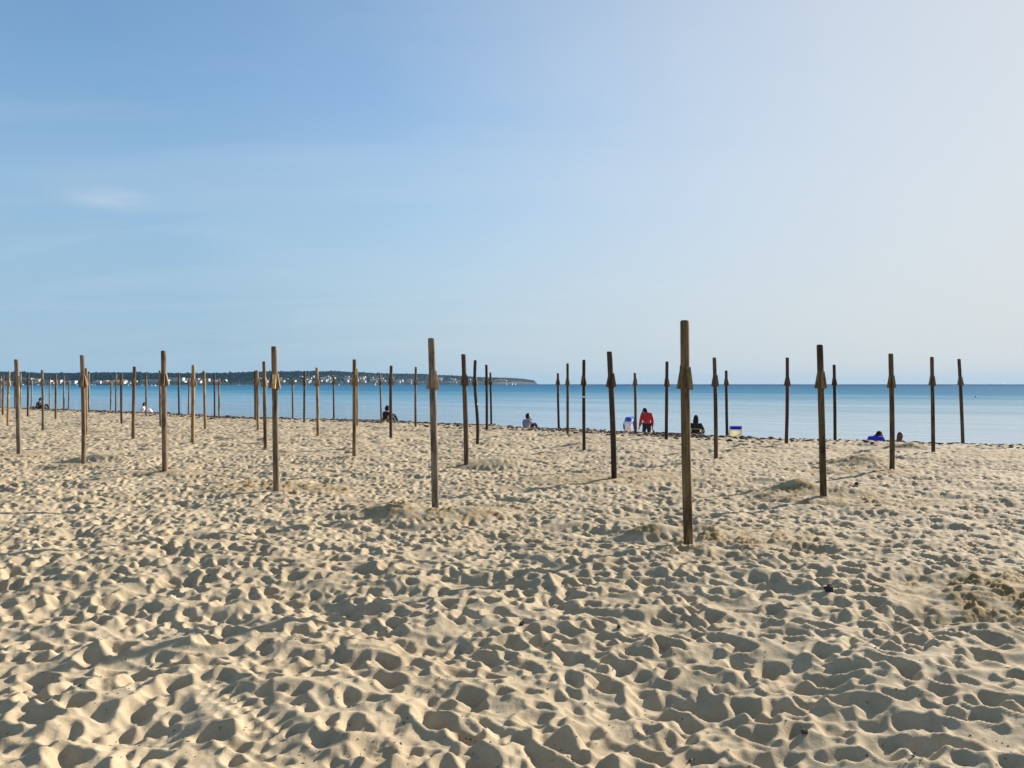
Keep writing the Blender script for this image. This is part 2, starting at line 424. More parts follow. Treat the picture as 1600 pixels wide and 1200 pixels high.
def crest_u(x, y):
    s = NX * x + NY * y
    t = TX * x + TY * y
    return s - np.interp(t, CT, CC)

def macro(x, y):
    u = crest_u(x, y)
    up = np.maximum(u, 0)
    z = -0.165 * up * (1 - np.exp(-up / 0.9))
    z = z - 0.06 * np.clip((u + 2) / 2, 0, 1)
    z = np.maximum(z, -3.0)
    return z

def fnoise(shape, cell, wav, seed, aniso=1.0, ang=0.0):
    """band noise: wavelength wav (metres) on a raster of cell metres"""
    r = np.random.default_rng(seed)
    w = r.standard_normal(shape).astype(np.float32)
    F = np.fft.rfft2(w)
    fy = np.fft.fftfreq(shape[0], cell)[:, None]; fx = np.fft.rfftfreq(shape[1], cell)[None, :]
    ca, sa = math.cos(ang), math.sin(ang)
    u = (fx * ca + fy * sa) * aniso; v = -fx * sa + fy * ca
    f = np.sqrt(u * u + v * v)
    f0 = 1.0 / wav
    F *= np.exp(-((f - f0) / (0.45 * f0)) ** 2) + 0.5 * np.exp(-((f) / (0.7 * f0)) ** 2)
    o = np.fft.irfft2(F, s=shape)
    return (o / o.std()).astype(np.float32)

def P(px, py, z=0.0):
    """ground point seen at a photo pixel"""
    d = (EYE - z) * FPX / (py - HY)
    return ((px - CX) / FPX * d, d)

# places where the sand was dug up: px, py, rx, ry (metres), height, damp, crumb
DIG = [(1028, 838, .45, .22, .10, .8, .4), (1060, 828, .22, .12, .06, .6, .5), (1092, 868, .42, .22, .04, .45, 1.0),
       (1150, 846, .8, .30, .04, .75, 1.0), (1215, 852, .7, .25, .02, .6, 1.0), (1095, 838, .3, .15, .07, .5, .4),
       (1246, 773, .50, .32, .17, 1.0, .4), (1215, 778, .45, .3, .04, .8, .7), (1265, 783, .5, .3, .03, .8, .8),
       (1325, 776, .6, .3, .08, .6, .5), (1375, 786, .9, .4, .02, .7, .9),
       (1355, 728, .65, .45, .16, 1.0, .5), (1330, 738, .7, .4, .03, .9, .9), (1372, 740, .7, .4, .02, .8, .9),
       (1420, 702, .6, .4, .12, .8, .3), (1585, 925, .75, .42, .05, 1.0, 1.0), (1600, 955, .6, .3, .02, 1.0, 1.0),
       (1555, 955, .5, .2, .0, .6, .5), (1560, 712, 1.2, .8, .02, .6, 1.0),
       (622, 797, .35, .2, .06, .9, .9), (618, 807, .55, .18, .10, .7, .2), (660, 806, .35, .15, .04, .7, .8),
       (690, 810, .45, .28, .02, .8, 1.0), (728, 806, .5, .2, .06, .8, .6), (760, 798, .6, .25, .02, .6, .7),
       (398, 763, .55, .35, .03, .9, 1.0), (372, 770, .5, .25, .02, .7, .8), (470, 762, .7, .3, .03, .75, .9),
       (505, 766, .7, .3, .01, .7, .7), (548, 717, .5, .3, .03, .5, .5), (770, 727, .7, .35, .12, .35, .2),
       (960, 750, 1.4, .5, .03, .55, .7), (900, 752, .8, .4, .02, .5, .7), (1005, 748, .8, .35, .04, .5, .6),
       (252, 742, .5, .3, .06, .5, .5), (285, 741, .8, .3, .03, .35, .4), (160, 720, .7, .25, .09, .3, .1),
       (40, 710, .8, .35, .02, .5, .6), (8, 713, .8, .35, .02, .6, .8), (120, 727, .8, .3, .03, .35, .5),
       (722, 728, .7, .3, .03, .35, .4), (440, 712, .8, .3, .02, .35, .4)]

def raster(x0, x1, y0, y1, cell, dens, seed, keep, erode_it, ksz=1.0):
    nx = int((x1 - x0) / cell); ny = int((y1 - y0) / cell)
    xs = x0 + np.arange(nx) * cell; ys = y0 + np.arange(ny) * cell
    h = np.zeros((ny, nx), np.float32)
    h += 0.020 * fnoise((ny, nx), cell, 2.6, seed + 1, 1.6, -0.55)
    rd = fnoise((ny, nx), cell, 0.75, seed + 2, 1.5, -0.5)
    amp = np.interp(ys, [3, 5, 10], [1.1, 1.1, 0.75])[:, None].astype(np.float32)
    h += 0.015 * amp * rd + 0.010 * amp * (1 - np.abs(rd)) + 0.0105 * amp * fnoise((ny, nx), cell, 0.40, seed + 3, 1.7, -0.5)
    r4 = fnoise((ny, nx), cell, 0.34, seed + 21, 2.3, -0.5)
    h += 0.016 * amp * np.exp(-np.abs(r4) * 2.2)
    r = random.Random(seed)
    lo = [v for v in DIG]
    n = int((x1 - x0) * (y1 - y0) * dens)
    pr = np.array([[r.random() for _ in range(8)] for _ in range(n)])
    q2r = np.random.default_rng(seed + 77).random(n)
    for qi, q in enumerate(pr):
        cx = x0 + q[0] * (x1 - x0); cy = y0 + q[1] * (y1 - y0)
        if not keep(cx, cy): continue
        if q2r[qi] > np.interp(cy, [2.5, 5, 8, 11], [0.72, 0.80, 0.95, 1.0]): continue
        k = (0.55 + 0.52 * q[2] ** 1.8) * ksz * float(np.interp(cy, [2.5, 5, 8, 12], [0.86, 0.76, 0.62, 0.55]))
        la = (0.125 + 0.05 * q[3]) * k; lb = (0.072 + 0.04 * q[4]) * k
        # walking direction: half of the walkers go along the shore
        ang = -0.58 + (q[5] - 0.5) * 1.2 if q[6] < 0.6 else q[5] * math.pi
        dep = (0.042 + 0.042 * q[7]) * min(k, 1.0) ** 0.7 * (2.3 if cell > .03 else float(np.interp(cy, [3, 5, 9, 14], [0.90, 1.02, 1.35, 1.8])))
        R2 = la * 1.75
        i0 = int((cx - R2 - x0) / cell); i1 = int((cx + R2 - x0) / cell) + 2
        j0 = int((cy - R2 - y0) / cell); j1 = int((cy + R2 - y0) / cell) + 2
        if i0 < 0 or j0 < 0 or i1 >= nx or j1 >= ny: continue
        X = xs[i0:i1][None, :] - cx; Y = ys[j0:j1][:, None] - cy
        ca, sa = math.cos(ang), math.sin(ang)
        a = (X * ca + Y * sa) / la; b = (-X * sa + Y * ca) / (lb * (1 + 0.28 * (X * ca + Y * sa) / la))
        rr = np.sqrt(a * a + b * b)
        sub = h[j0:j1, i0:i1]
        base = float(sub.mean())
        w = np.clip((1.22 - rr) / 0.72, 0, 1); w = w * w * (3 - 2 * w)
        floor = base - dep * (1 - 0.35 * np.minimum(rr, 1.2) ** 2) - 0.28 * dep * a
        rim = dep * 0.50 * np.exp(-((rr - 1.22) / 0.24) ** 2) * (1.0 - 0.55 * a)
        sub += rim * (1 - w)
        sub[:] = sub * (1 - w) + floor * w
    # scuffs, toe marks and paw prints between the footprints
    if cell < 0.03:
        n2 = int((x1 - x0) * (y1 - y0) * 22)
        q2 = np.random.default_rng(seed + 40).random((n2, 6))
        for q in q2:
            cx = x0 + q[0] * (x1 - x0); cy = y0 + q[1] * (y1 - y0)
            if not keep(cx, cy): continue
            ra = 0.018 + 0.035 * q[2] ** 2; rb = ra * (0.5 + 0.6 * q[3]); R2 = ra * 2.3; ang = -0.55 + (q[4] - .5) * 2.4
            i0 = int((cx - R2 - x0) / cell); i1 = int((cx + R2 - x0) / cell) + 2
            j0 = int((cy - R2 - y0) / cell); j1 = int((cy + R2 - y0) / cell) + 2
            if i0 < 0 or j0 < 0 or i1 >= nx or j1 >= ny: continue
            X = xs[i0:i1][None, :] - cx; Y = ys[j0:j1][:, None] - cy
            ca, sa = math.cos(ang), math.sin(ang)
            a = (X * ca + Y * sa) / ra; b = (-X * sa + Y * ca) / rb
            e = a * a + b * b
            h[j0:j1, i0:i1] += ra * (0.42 if q[5] < .35 else -0.46) * np.exp(-e ** 1.3)
    # small marks: treads and wheels pressed in rows
    def row(pa, pb, cnt, rad, dep, side=0.0):
        A = np.array(P(*pa)); B = np.array(P(*pb)); d = B - A
        L = np.linalg.norm(d); d = d / L; nrm = np.array([-d[1], d[0]])
        for c in range(cnt):
            p = A + (B - A) * (c + .5) / cnt + nrm * side
            cx, cy = p
            R2 = rad * 2.2
            i0 = int((cx - R2 - x0) / cell); i1 = int((cx + R2 - x0) / cell) + 2
            j0 = int((cy - R2 - y0) / cell); j1 = int((cy + R2 - y0) / cell) + 2
            if i0 < 0 or j0 < 0 or i1 >= nx or j1 >= ny: continue
            X = xs[i0:i1][None, :] - cx; Y = ys[j0:j1][:, None] - cy
            a = (X * d[0] + Y * d[1]) / rad; b = (-X * d[1] + Y * d[0]) / (rad * 1.5)
            h[j0:j1, i0:i1] -= dep * np.exp(-(a * a + b * b) ** 1.5)
    def flatten(pa, pb, wid):
        A = np.array(P(*pa)); B = np.array(P(*pb)); d = B - A; L = np.linalg.norm(d); d /= L
        X, Y = np.meshgrid(xs, ys)
        t = np.clip((X - A[0]) * d[0] + (Y - A[1]) * d[1], 0, L)
        q = np.hypot(X - A[0] - t * d[0], Y - A[1] - t * d[1]) / wid
        w = np.exp(-q ** 4)
        h[:] = h * (1 - w) + (h * 0.35 + 0.022) * w
    # thermal erosion: no face steeper than dry sand stands
    tal = 0.66 * cell
    for _ in range(erode_it):
        for ax in (0, 1):
            d = np.diff(h, axis=ax)
            mv = np.where(np.abs(d) > tal, (np.abs(d) - tal) * np.sign(d) * 0.25, 0).astype(np.float32)
            if ax == 0: h[:-1] += mv; h[1:] -= mv
            else: h[:, :-1] += mv; h[:, 1:] -= mv
    for ax in (0, 1):      # soften the raster steps
        h[:] = 0.66 * h + 0.17 * (np.roll(h, 1, ax) + np.roll(h, -1, ax))
    if cell < 0.03:
        flatten((318, 1078), (448, 1168), 0.095)
        row((318, 1078), (448, 1168), 12, 0.020, 0.032, 0.042)
        row((326, 1078), (456, 1168), 12, 0.020, 0.032, -0.042)
        flatten((905, 943), (1000, 954), 0.11)
        row((908, 943), (1000, 953), 6, 0.034, 0.042, 0.0)
        row((1290, 900), (1330, 908), 6, 0.016, 0.012, 0.0)
        row((1385, 922), (1415, 930), 5, 0.016, 0.012, 0.0)
        flatten((590, 1190), (625, 1150), 0.08)
        row((590, 1190), (625, 1150), 7, 0.012, 0.008, 0.02); row((590, 1190), (625, 1150), 7, 0.012, 0.008, -0.02)
    damp = np.zeros((ny, nx), np.float32)
    crumb = np.zeros((ny, nx), np.float32)
    for (px, py, rx, ry, hh, dm, cb) in lo:
        cx, cy = P(px, py)
        i0 = max(0, int((cx - 2.2 * rx - x0) / cell)); i1 = min(nx, int((cx + 2.2 * rx - x0) / cell))
        j0 = max(0, int((cy - 2.2 * ry * 1.6 - y0) / cell)); j1 = min(ny, int((cy + 2.2 * ry * 1.6 - y0) / cell))
        if i1 <= i0 or j1 <= j0: continue
        X = (xs[i0:i1][None, :] - cx) / rx; Y = (ys[j0:j1][:, None] - cy) / (ry * 1.15)
        q = X * X + Y * Y
        g = np.exp(-q)
        h[j0:j1, i0:i1] = h[j0:j1, i0:i1] * (1 - 0.5 * np.exp(-q * q)) + 1.35 * hh * np.exp(-q * 1.4)
        damp[j0:j1, i0:i1] = np.maximum(damp[j0:j1, i0:i1], dm * np.clip(g * 1.5, 0, 1))
        crumb[j0:j1, i0:i1] = np.maximum(crumb[j0:j1, i0:i1], cb * np.clip(g * 1.3, 0, 1))
    gate = np.clip(0.75 + 0.55 * fnoise((ny, nx), cell, max(0.35, 3 * cell), seed + 12), 0.1, 1.25)
    damp = np.clip(damp * gate, 0, 1); crumb *= gate
    c1 = fnoise((ny, nx), cell, max(0.07, 2.5 * cell), seed + 5)
    c2 = fnoise((ny, nx), cell, max(0.16, 2.5 * cell), seed + 6)
    h += crumb * (0.0085 * np.abs(c1) + 0.014 * np.abs(c2) - 0.008)
    h += 0.0013 * fnoise((ny, nx), cell, max(0.09, 2.5 * cell), seed + 7) + (0.0007 * fnoise((ny, nx), cell, 0.04, seed + 8) if cell < .03 else 0)
    return dict(x0=x0, y0=y0, c=cell, nx=nx, ny=ny, h=h, damp=damp, x1=x1, y1=y1)

def samp(Rr, arr, x, y):
    fx = np.clip((x - Rr['x0']) / Rr['c'], 0, Rr['nx'] - 1.001); fy = np.clip((y - Rr['y0']) / Rr['c'], 0, Rr['ny'] - 1.001)
    i = fx.astype(int); j = fy.astype(int); a = fx - i; b = fy - j
    return (arr[j, i] * (1 - a) * (1 - b) + arr[j, i + 1] * a * (1 - b) + arr[j + 1, i] * (1 - a) * b + arr[j + 1, i + 1] * a * b)

RN = raster(-16, 16, 1.2, 18.5, 0.0125, 74, 5, lambda x, y: abs(x) < 0.95 * y + 0.6, 8, 0.82)
RF = raster(-58, 44, 15, 64, 0.032, 40, 9, lambda x, y: abs(x) < 0.95 * y and (NX * x + NY * y) < 30, 1, 0.98)

def detail(x, y):
    x = np.asarray(x, float); y = np.asarray(y, float)
    hn = samp(RN, RN['h'], x, y); hf = samp(RF, RF['h'], x, y)
    w = np.clip((18.0 - y) / 1.2, 0, 1) * np.clip((15.8 - np.abs(x)) / 0.6, 0, 1)
    u = crest_u(x, y)
    fade = 1 - 0.75 * np.clip((u - 3) / 4, 0, 1)
    return (hn * w + hf * (1 - w)) * fade

def ground_z(x, y):
    x = np.asarray(x, float); y = np.asarray(y, float)
    return macro(x, y) + detail(x, y)

def build_beach():
    ncol, nrow = 1180, 960
    tan = np.linspace(-0.92, 0.92, ncol)
    dist = np.exp(np.linspace(math.log(1.7), math.log(80), nrow))
    T, D = np.meshgrid(tan, dist)
    X = T * D; Y = D.copy()
    Z = ground_z(X, Y)
    u = crest_u(X, Y)
    v = np.stack([X, Y, Z], -1).reshape(-1, 3)
    idx = np.arange(nrow * ncol).reshape(nrow, ncol)
    f = np.stack([idx[:-1, :-1], idx[:-1, 1:], idx[1:, 1:], idx[1:, :-1]], -1).reshape(-1, 4)
    # leave out what lies deep under the sea
    keep = (u[:-1, :-1] < 22).reshape(-1)
    f = f[keep]
    used = np.zeros(len(v), bool); used[f.ravel()] = True
    remap = np.cumsum(used) - 1
    o = from_np('sand_beach', v[used], remap[f], M_SAND, smooth=True)
    wn_ = samp(RN, RN['damp'], X, Y); wf_ = samp(RF, RF['damp'], X, Y)
    damp = np.where((Y < 18) & (np.abs(X) < 15.5), wn_, wf_)
    tt = TX * X + TY * Y
    t = fn1(tt * 0.35); t2 = fn1(tt * 1.3 + 50)
    wrack = np.exp(-((u + 0.5) / 1.1) ** 2) * np.clip(0.55 + 0.6 * t + 0.4 * t2, 0, 1)
    wet = np.clip((u - 7.0) / 1.2, 0, 1)
    damp = np.maximum(damp, wet)
    ca = o.data.color_attributes.new('stain', 'FLOAT_COLOR', 'POINT')
    arr = np.stack([damp, wrack, np.zeros_like(damp), np.ones_like(damp)], -1).reshape(-1, 4)[used].astype(np.float32)
    ca.data.foreach_set('color', arr.ravel())
    return tag(o, kind='structure')

_r1 = np.random.default_rng(3).random(4096)
def fn1(x):
    x = np.asarray(x, float) + 1000.0
    i = np.floor(x).astype(int); f = x - i; f = f * f * (3 - 2 * f)
    return (_r1[i % 4096] * (1 - f) + _r1[(i + 1) % 4096] * f) * 2 - 1

build_beach()
# coarse continuation of the beach behind and beside the camera
bmb = bmesh.new()
def pt_s(t, s, z): return bmb.verts.new((TX * t + NX * s, TY * t + NY * s, z))
rows = []
for s, z in ((-160, -0.1), (-20, -0.22), (24.2, -0.22), (34, -1.6), (60, -4.2)):
    rows.append([pt_s(t, s, z) for t in (-420, -120, -60, 0, 60, 120, 300)])
for a, b_ in zip(rows, rows[1:]):
    for k in range(len(a) - 1): bmb.faces.new((a[k], a[k + 1], b_[k + 1], b_[k]))
tag(from_bm('beach_ground', bmb, M_SAND), kind='structure')

# ------------------------------------------------------------------ sea
bms = bmesh.new()
ts = [-11000, -5000, -2000, -500, 0, 500, 2000, 5000, 11000]
ss = [26, 60, 200, 800, 3000, 7000, 11500]
g = [[bms.verts.new((TX * t + NX * s, TY * t + NY * s, WATER_Z)) for t in ts] for s in ss]
for a, b_ in zip(g, g[1:]):
    for k in range(len(ts) - 1): bms.faces.new((a[k], a[k + 1], b_[k + 1], b_[k]))
tag(from_bm('sea', bms, M_WATER), kind='structure')

# ------------------------------------------------------------------ far shore
XS = np.array([-900, -300, 0, 150, 300, 400, 500, 600, 700, 780, 820, 836, 842])
DS = np.array([1500, 1650, 1750, 1800, 1900, 2050, 2400, 2900, 3400, 3900, 4200, 4350, 4400])     # distance (y) of the far shore line
HX = np.array([-900, -300, 0, 35, 60, 100, 150, 200, 215, 240, 300, 355, 390, 420, 455, 500, 525, 560, 600, 640, 660, 690, 700, 720, 742, 770, 790, 812, 826, 836, 842])
HP = np.array([15, 16, 17, 17, 15.5, 15, 16, 16, 16.5, 15, 15, 15.5, 17, 18, 18.3, 18.3, 18.5, 17, 15.3, 14.8, 14.6, 12.5, 12.6, 11.6, 10.5, 9.6, 9.4, 8.0, 6.2, 4.8, 0.0]) 
RIDGE = 650.0
def land_h(px, v):
    """v metres behind the far shore"""
    D = np.interp(px, XS, DS); hp = np.interp(px, HX, HP)
    Hm = hp * (D + RIDGE) / FPX + 2.6
    Hm = np.maximum(Hm, 0)
    endf = np.clip((842 - px) / 6.0, 0, 1)
    t = np.clip(v / RIDGE, 0, 1)
    prof = 0.07 + 0.30 * t + 0.63 * t * t * (3 - 2 * t)
    cliff_f = np.clip((px - 700) / 110, 0, 1)
    prof = prof * (1 - cliff_f) + (0.55 + 0.45 * t) * cliff_f
    prof = prof * np.clip(v / (8 + 14 * (1 - cliff_f)), 0, 1)
    back = np.clip((v - RIDGE) / 900, 0, 1)
    z = Hm * prof * (1 - back * back) * endf
    return z
def land_pt(px, v):
    D = float(np.interp(px, XS, DS)) + v
    tan = (px - CX) / FPX
    return Vector((tan * D, D, WATER_Z + float(land_h(px, v)) - 0.3))
def build_land():
    pxs = np.concatenate([np.linspace(-900, 0, 90, endpoint=False), np.linspace(0, 820, 420, endpoint=False), np.linspace(820, 843, 40)])
    vs = np.array([-10, 0, 5, 10, 16, 30, 60, 100, 150, 200, 260, 320, 380, 440, 500, 560, 600, 640, 680, 760, 900, 1100, 1500])
    PX, V = np.meshgrid(pxs, vs)
    D = np.interp(PX, XS, DS) + V
    X = (PX - CX) / FPX * D; Y = D
    Z = land_h(PX, V)
    bump = fn1(X * 0.021 + 7) * 0.5 + fn1(X * 0.047 + Y * 0.03) * 0.35 + fn1(X * 0.11 - Y * 0.05) * 0.2
    Z = Z + np.where(V > 12, bump * np.clip(Z / 12, 0, 1) * 1.0, bump * 0.4)
    Z = np.where(V < 0, -3.0, Z) + WATER_Z - 0.3
    v = np.stack([X, Y, Z], -1).reshape(-1, 3)
    nr, nc = PX.shape
    idx = np.arange(nr * nc).reshape(nr, nc)
    f = np.stack([idx[:-1, :-1], idx[:-1, 1:], idx[1:, 1:], idx[1:, :-1]], -1).reshape(-1, 4)
    tag(from_np('hills', v, f, M_LAND, smooth=True), kind='structure')
    # second headland step behind the cape: woodland canopy of many low crowns
    ico = bmesh.new(); bmesh.ops.create_icosphere(ico, subdivisions=1, radius=1)
    iv = np.array([q.co[:] for q in ico.verts]); fi = np.array([[w.index for w in q.verts] for q in ico.faces]); ico.free()
    V_, F_ = [], []
    r = random.Random(4); k = 0
    for i in range(13000):
        px = -350 + (835 + 350) * r.random()
        vv = 18 + (RIDGE + 60) * (r.random() ** 0.75)
        if r.random() < 0.30: vv = RIDGE + r.uniform(-60, 60)
        dens = 0.5 + 0.5 * float(fn1(px * 0.05 + vv * 0.01))
        if vv < 200 and r.random() > dens: continue
        p = land_pt(px, vv)
        s = r.uniform(2.2, 5.0) * (0.7 if px > 740 else 1.0) * (0.6 if vv < 150 else 1)
        hh = s * r.uniform(0.6, 1.0) * (1.0 if r.random() < .93 else 1.5)
        sc3 = np.array([s, s, hh])
        j = 1 + 0.28 * (np.array([r.random() for _ in range(len(iv))])[:, None] - 0.5)
        V_.append(iv * j * sc3 + np.array([p.x, p.y, p.z + hh * 0.35])); F_.append(fi + k); k += len(iv)
    tag(from_np('woodland', np.concatenate(V_), np.concatenate(F_), M_TREE, smooth=False),
        'dark green woodland covering the far hills across the bay', 'woodland', kind='stuff')
build_land()

# houses on the far shore ------------------------------------------------
def house(px, v, w, dp, h, wallm, roofm, label, gable=False, rz=0.0, group=None, wins=0, storeys=1, cat='building', name='far_house'):
    p = land_pt(px, v)
    t = empty(name, (p.x, p.y, p.z), rz)
    bm = bmesh.new(); bm_box(bm, (0, 0, h / 2 - 1), (w, dp, h + 2)); from_bm('wall', bm, wallm, t)
    bm = bmesh.new()
    if gable:
        e = 0.5; rh = min(w, dp) * 0.22
        vs = [bm.verts.new(c) for c in ((-w / 2 - e, -dp / 2 - e, h), (w / 2 + e, -dp / 2 - e, h), (w / 2 + e, dp / 2 + e, h), (-w / 2 - e, dp / 2 + e, h), (-w / 2 - e, 0, h + rh), (w / 2 + e, 0, h + rh))]
        for q in ((0, 1, 5, 4), (2, 3, 4, 5), (0, 4, 3), (1, 2, 5), (3, 2, 1, 0)): bm.faces.new([vs[i] for i in q])
    else:
        bm_box(bm, (0, 0, h + 0.3), (w + 0.6, dp + 0.6, 0.55))
    from_bm('roof', bm, roofm, t)
    if wins:
        for sy in range(storeys):
            bh = h / storeys
            for k in range(wins):
                bm = bmesh.new()
                bm_box(bm, (-w / 2 + w * (k + .5) / wins, -dp / 2 - 0.03, bh * (sy + 0.5)), (w / wins * 0.5, 0.12, bh * 0.42))
                from_bm('window', bm, M_GLASS, t)
    tag(t, label, cat, group)
    return t

rh = random.Random(21)
# large ones that can be told apart
house(73, 45, 24, 12, 8, M_CREAM, M_GREYROOF, 'cream flat-roofed block at the far waterline between the left-hand posts', wins=5, storeys=2, name='apartment_building')
house(57, 70, 18, 14, 9, M_CREAM, M_TILE, 'cream block with darker roof, left neighbour of the long cream waterfront block', gable=True, wins=3, storeys=2, name='apartment_building')
house(91, 55, 17, 12, 9, M_CREAM, M_GREYROOF, 'sand-coloured waterfront block right of the long cream block', wins=4, storeys=3, name='apartment_building')
house(184, 60, 20, 12, 7, M_PINK, M_TILE, 'pinkish house on the far shore behind the pair of thin left posts', gable=True, wins=3, name='villa')
house(193, 65, 12, 10, 8, M_WHITE, M_TILE, 'white house right beside the pinkish house on the far shore', gable=True, wins=2, name='villa')
house(240, 150, 60, 16, 7, M_WHITE, M_GREYROOF, 'very long low white building on the slope across the bay, left wing', wins=10, rz=0.06, name='hotel_building')
house(272, 190, 52, 16, 10, M_WHITE, M_GREYROOF, 'long white hotel with two window rows, middle of the white complex across the bay', wins=9, storeys=2, rz=0.03, name='hotel_building')
house(300, 200, 40, 15, 8, M_CREAM, M_GREYROOF, 'long cream-white building at the right end of the white complex across the bay', wins=7, storeys=1, name='hotel_building')
house(320, 180, 26, 14, 8, M_CREAM, M_GREYROOF, 'lone cream block right of the white hotel complex across the bay', wins=5, storeys=1, name='hotel_building')
house(18, 60, 26, 10, 6, M_WHITE, M_GREYROOF, 'low white building at the far left end of the far shore', wins=4, name='apartment_building')
house(112, 60, 22, 12, 7, M_WHITE, M_GREYROOF, 'white boathouse left of the thick left-hand post on the far shore', wins=3, name='boathouse')
house(43, 250, 26, 12, 4, M_WHITE, M_GREYROOF, 'narrow white terrace high on the slope at the left of the bay', wins=4, name='villa')
house(22, 240, 20, 12, 4, M_WHITE, M_GREYROOF, 'narrow white terrace high on the slope beside the leftmost posts', wins=3, name='villa')
# towns: px range, offset range, number, what
TOWNS = [(-150, 0, 20, 240, 8, 'small pale house in the town left of the hotel complex'),
         (0, 135, 25, 120, 12, 'small pale house in the town left of the hotel complex'),
         (147, 225, 25, 130, 16, 'small pale house in the town left of the hotel complex'),
         (255, 360, 40, 200, 12, 'small pale house around the white hotel complex'),
         (395, 460, 90, 260, 14, 'small white house in the middle of the far shore'),
         (460, 620, 60, 330, 46, 'small white house in the dense town on the far shore'),
         (620, 745, 30, 330, 24, 'small white house scattered below the ridge of the cape'),
         (760, 790, 20, 160, 6, 'small pinkish house near the tip of the cape')]
ZONES = [(-999, 0, 'beyond the left edge of the bay'), (0, 26, 'left of the first thick post'), (26, 80, 'right of the first thick post'), (80, 129, 'left of the second thick post'),
         (129, 190, 'right of the second thick post'), (190, 255, 'left of the third thick post'), (255, 300, 'right of the third thick post'), (300, 428, 'left of the fourth thick post'),
         (428, 462, 'right of the fourth thick post'), (462, 495, 'beside the very dark slim post'), (495, 521, 'right of the yellowish centre-left post'), (521, 554, 'left of the thicker centre-left post'), (554, 585, 'right of the thicker centre-left post'),
         (585, 611, 'above the person in black'), (611, 645, 'right of the person in black'), (645, 674, 'left of the large central post'), (674, 700, 'right of the large central post'),
         (700, 726, 'at the leaning post'), (726, 750, 'at the crooked post'), (750, 999, 'near the tip of the cape')]
seen_labels = {}
for (a, b_, v0, v1, cnt, lab) in TOWNS:
    for k in range(cnt):
        px = rh.uniform(a, b_); v = rh.uniform(v0, v1)
        sc_ = float(np.interp(px, XS, DS)) / 2400.0
        w = rh.uniform(7, 20) * sc_; h = rh.uniform(4, 7.5) * sc_ ** 0.6
        pinkish = 'pinkish' in lab
        if pinkish: h *= .7; wm = M_PINK
        else: wm = M_WHITE if rh.random() < 0.68 else M_CREAM
        gb = rh.random() < 0.45
        tier = 'by the water' if v < v0 + (v1 - v0) * .33 else 'mid-slope' if v < v0 + (v1 - v0) * .66 else 'high'
        size = 'long' if w > 15 * sc_ else 'small' if w > 10 * sc_ else 'tiny'
        zone = [z_[2] for z_ in ZONES if z_[0] <= px < z_[1]][0]
        cl_ = 'pinkish' if wm is M_PINK else 'white' if wm is M_WHITE else 'cream'
        grp = lab.replace('small', 'small far').replace(' house', ' houses')
        lab2 = f"{size} {cl_} {'tiled' if gb else 'flat-roofed'} far-shore house {tier}, {zone}"
        house(px, v, w, rh.uniform(8, 12), h, wm, M_TILE if gb else (M_WHITE if rh.random() < .5 else M_GREYROOF), lab2, gable=gb,
              rz=rh.uniform(-.4, .4), group=grp)

by_label = {}
for o_ in COL.objects:
    if o_.get('category') == 'building' and o_.parent is None: by_label.setdefault(o_['label'], []).append(o_)
for lb, os_ in by_label.items():
    if len(os_) < 2 or 'beyond the left edge' in lb: continue
    os_.sort(key=lambda q: q.location.x / q.location.y)
    wds = ['left one', 'right one'] if len(os_) == 2 else ['left one', 'middle one', 'right one'] if len(os_) == 3 else None
    if wds:
        for q, w_ in zip(os_, wds): q['label'] = lb + ', ' + w_

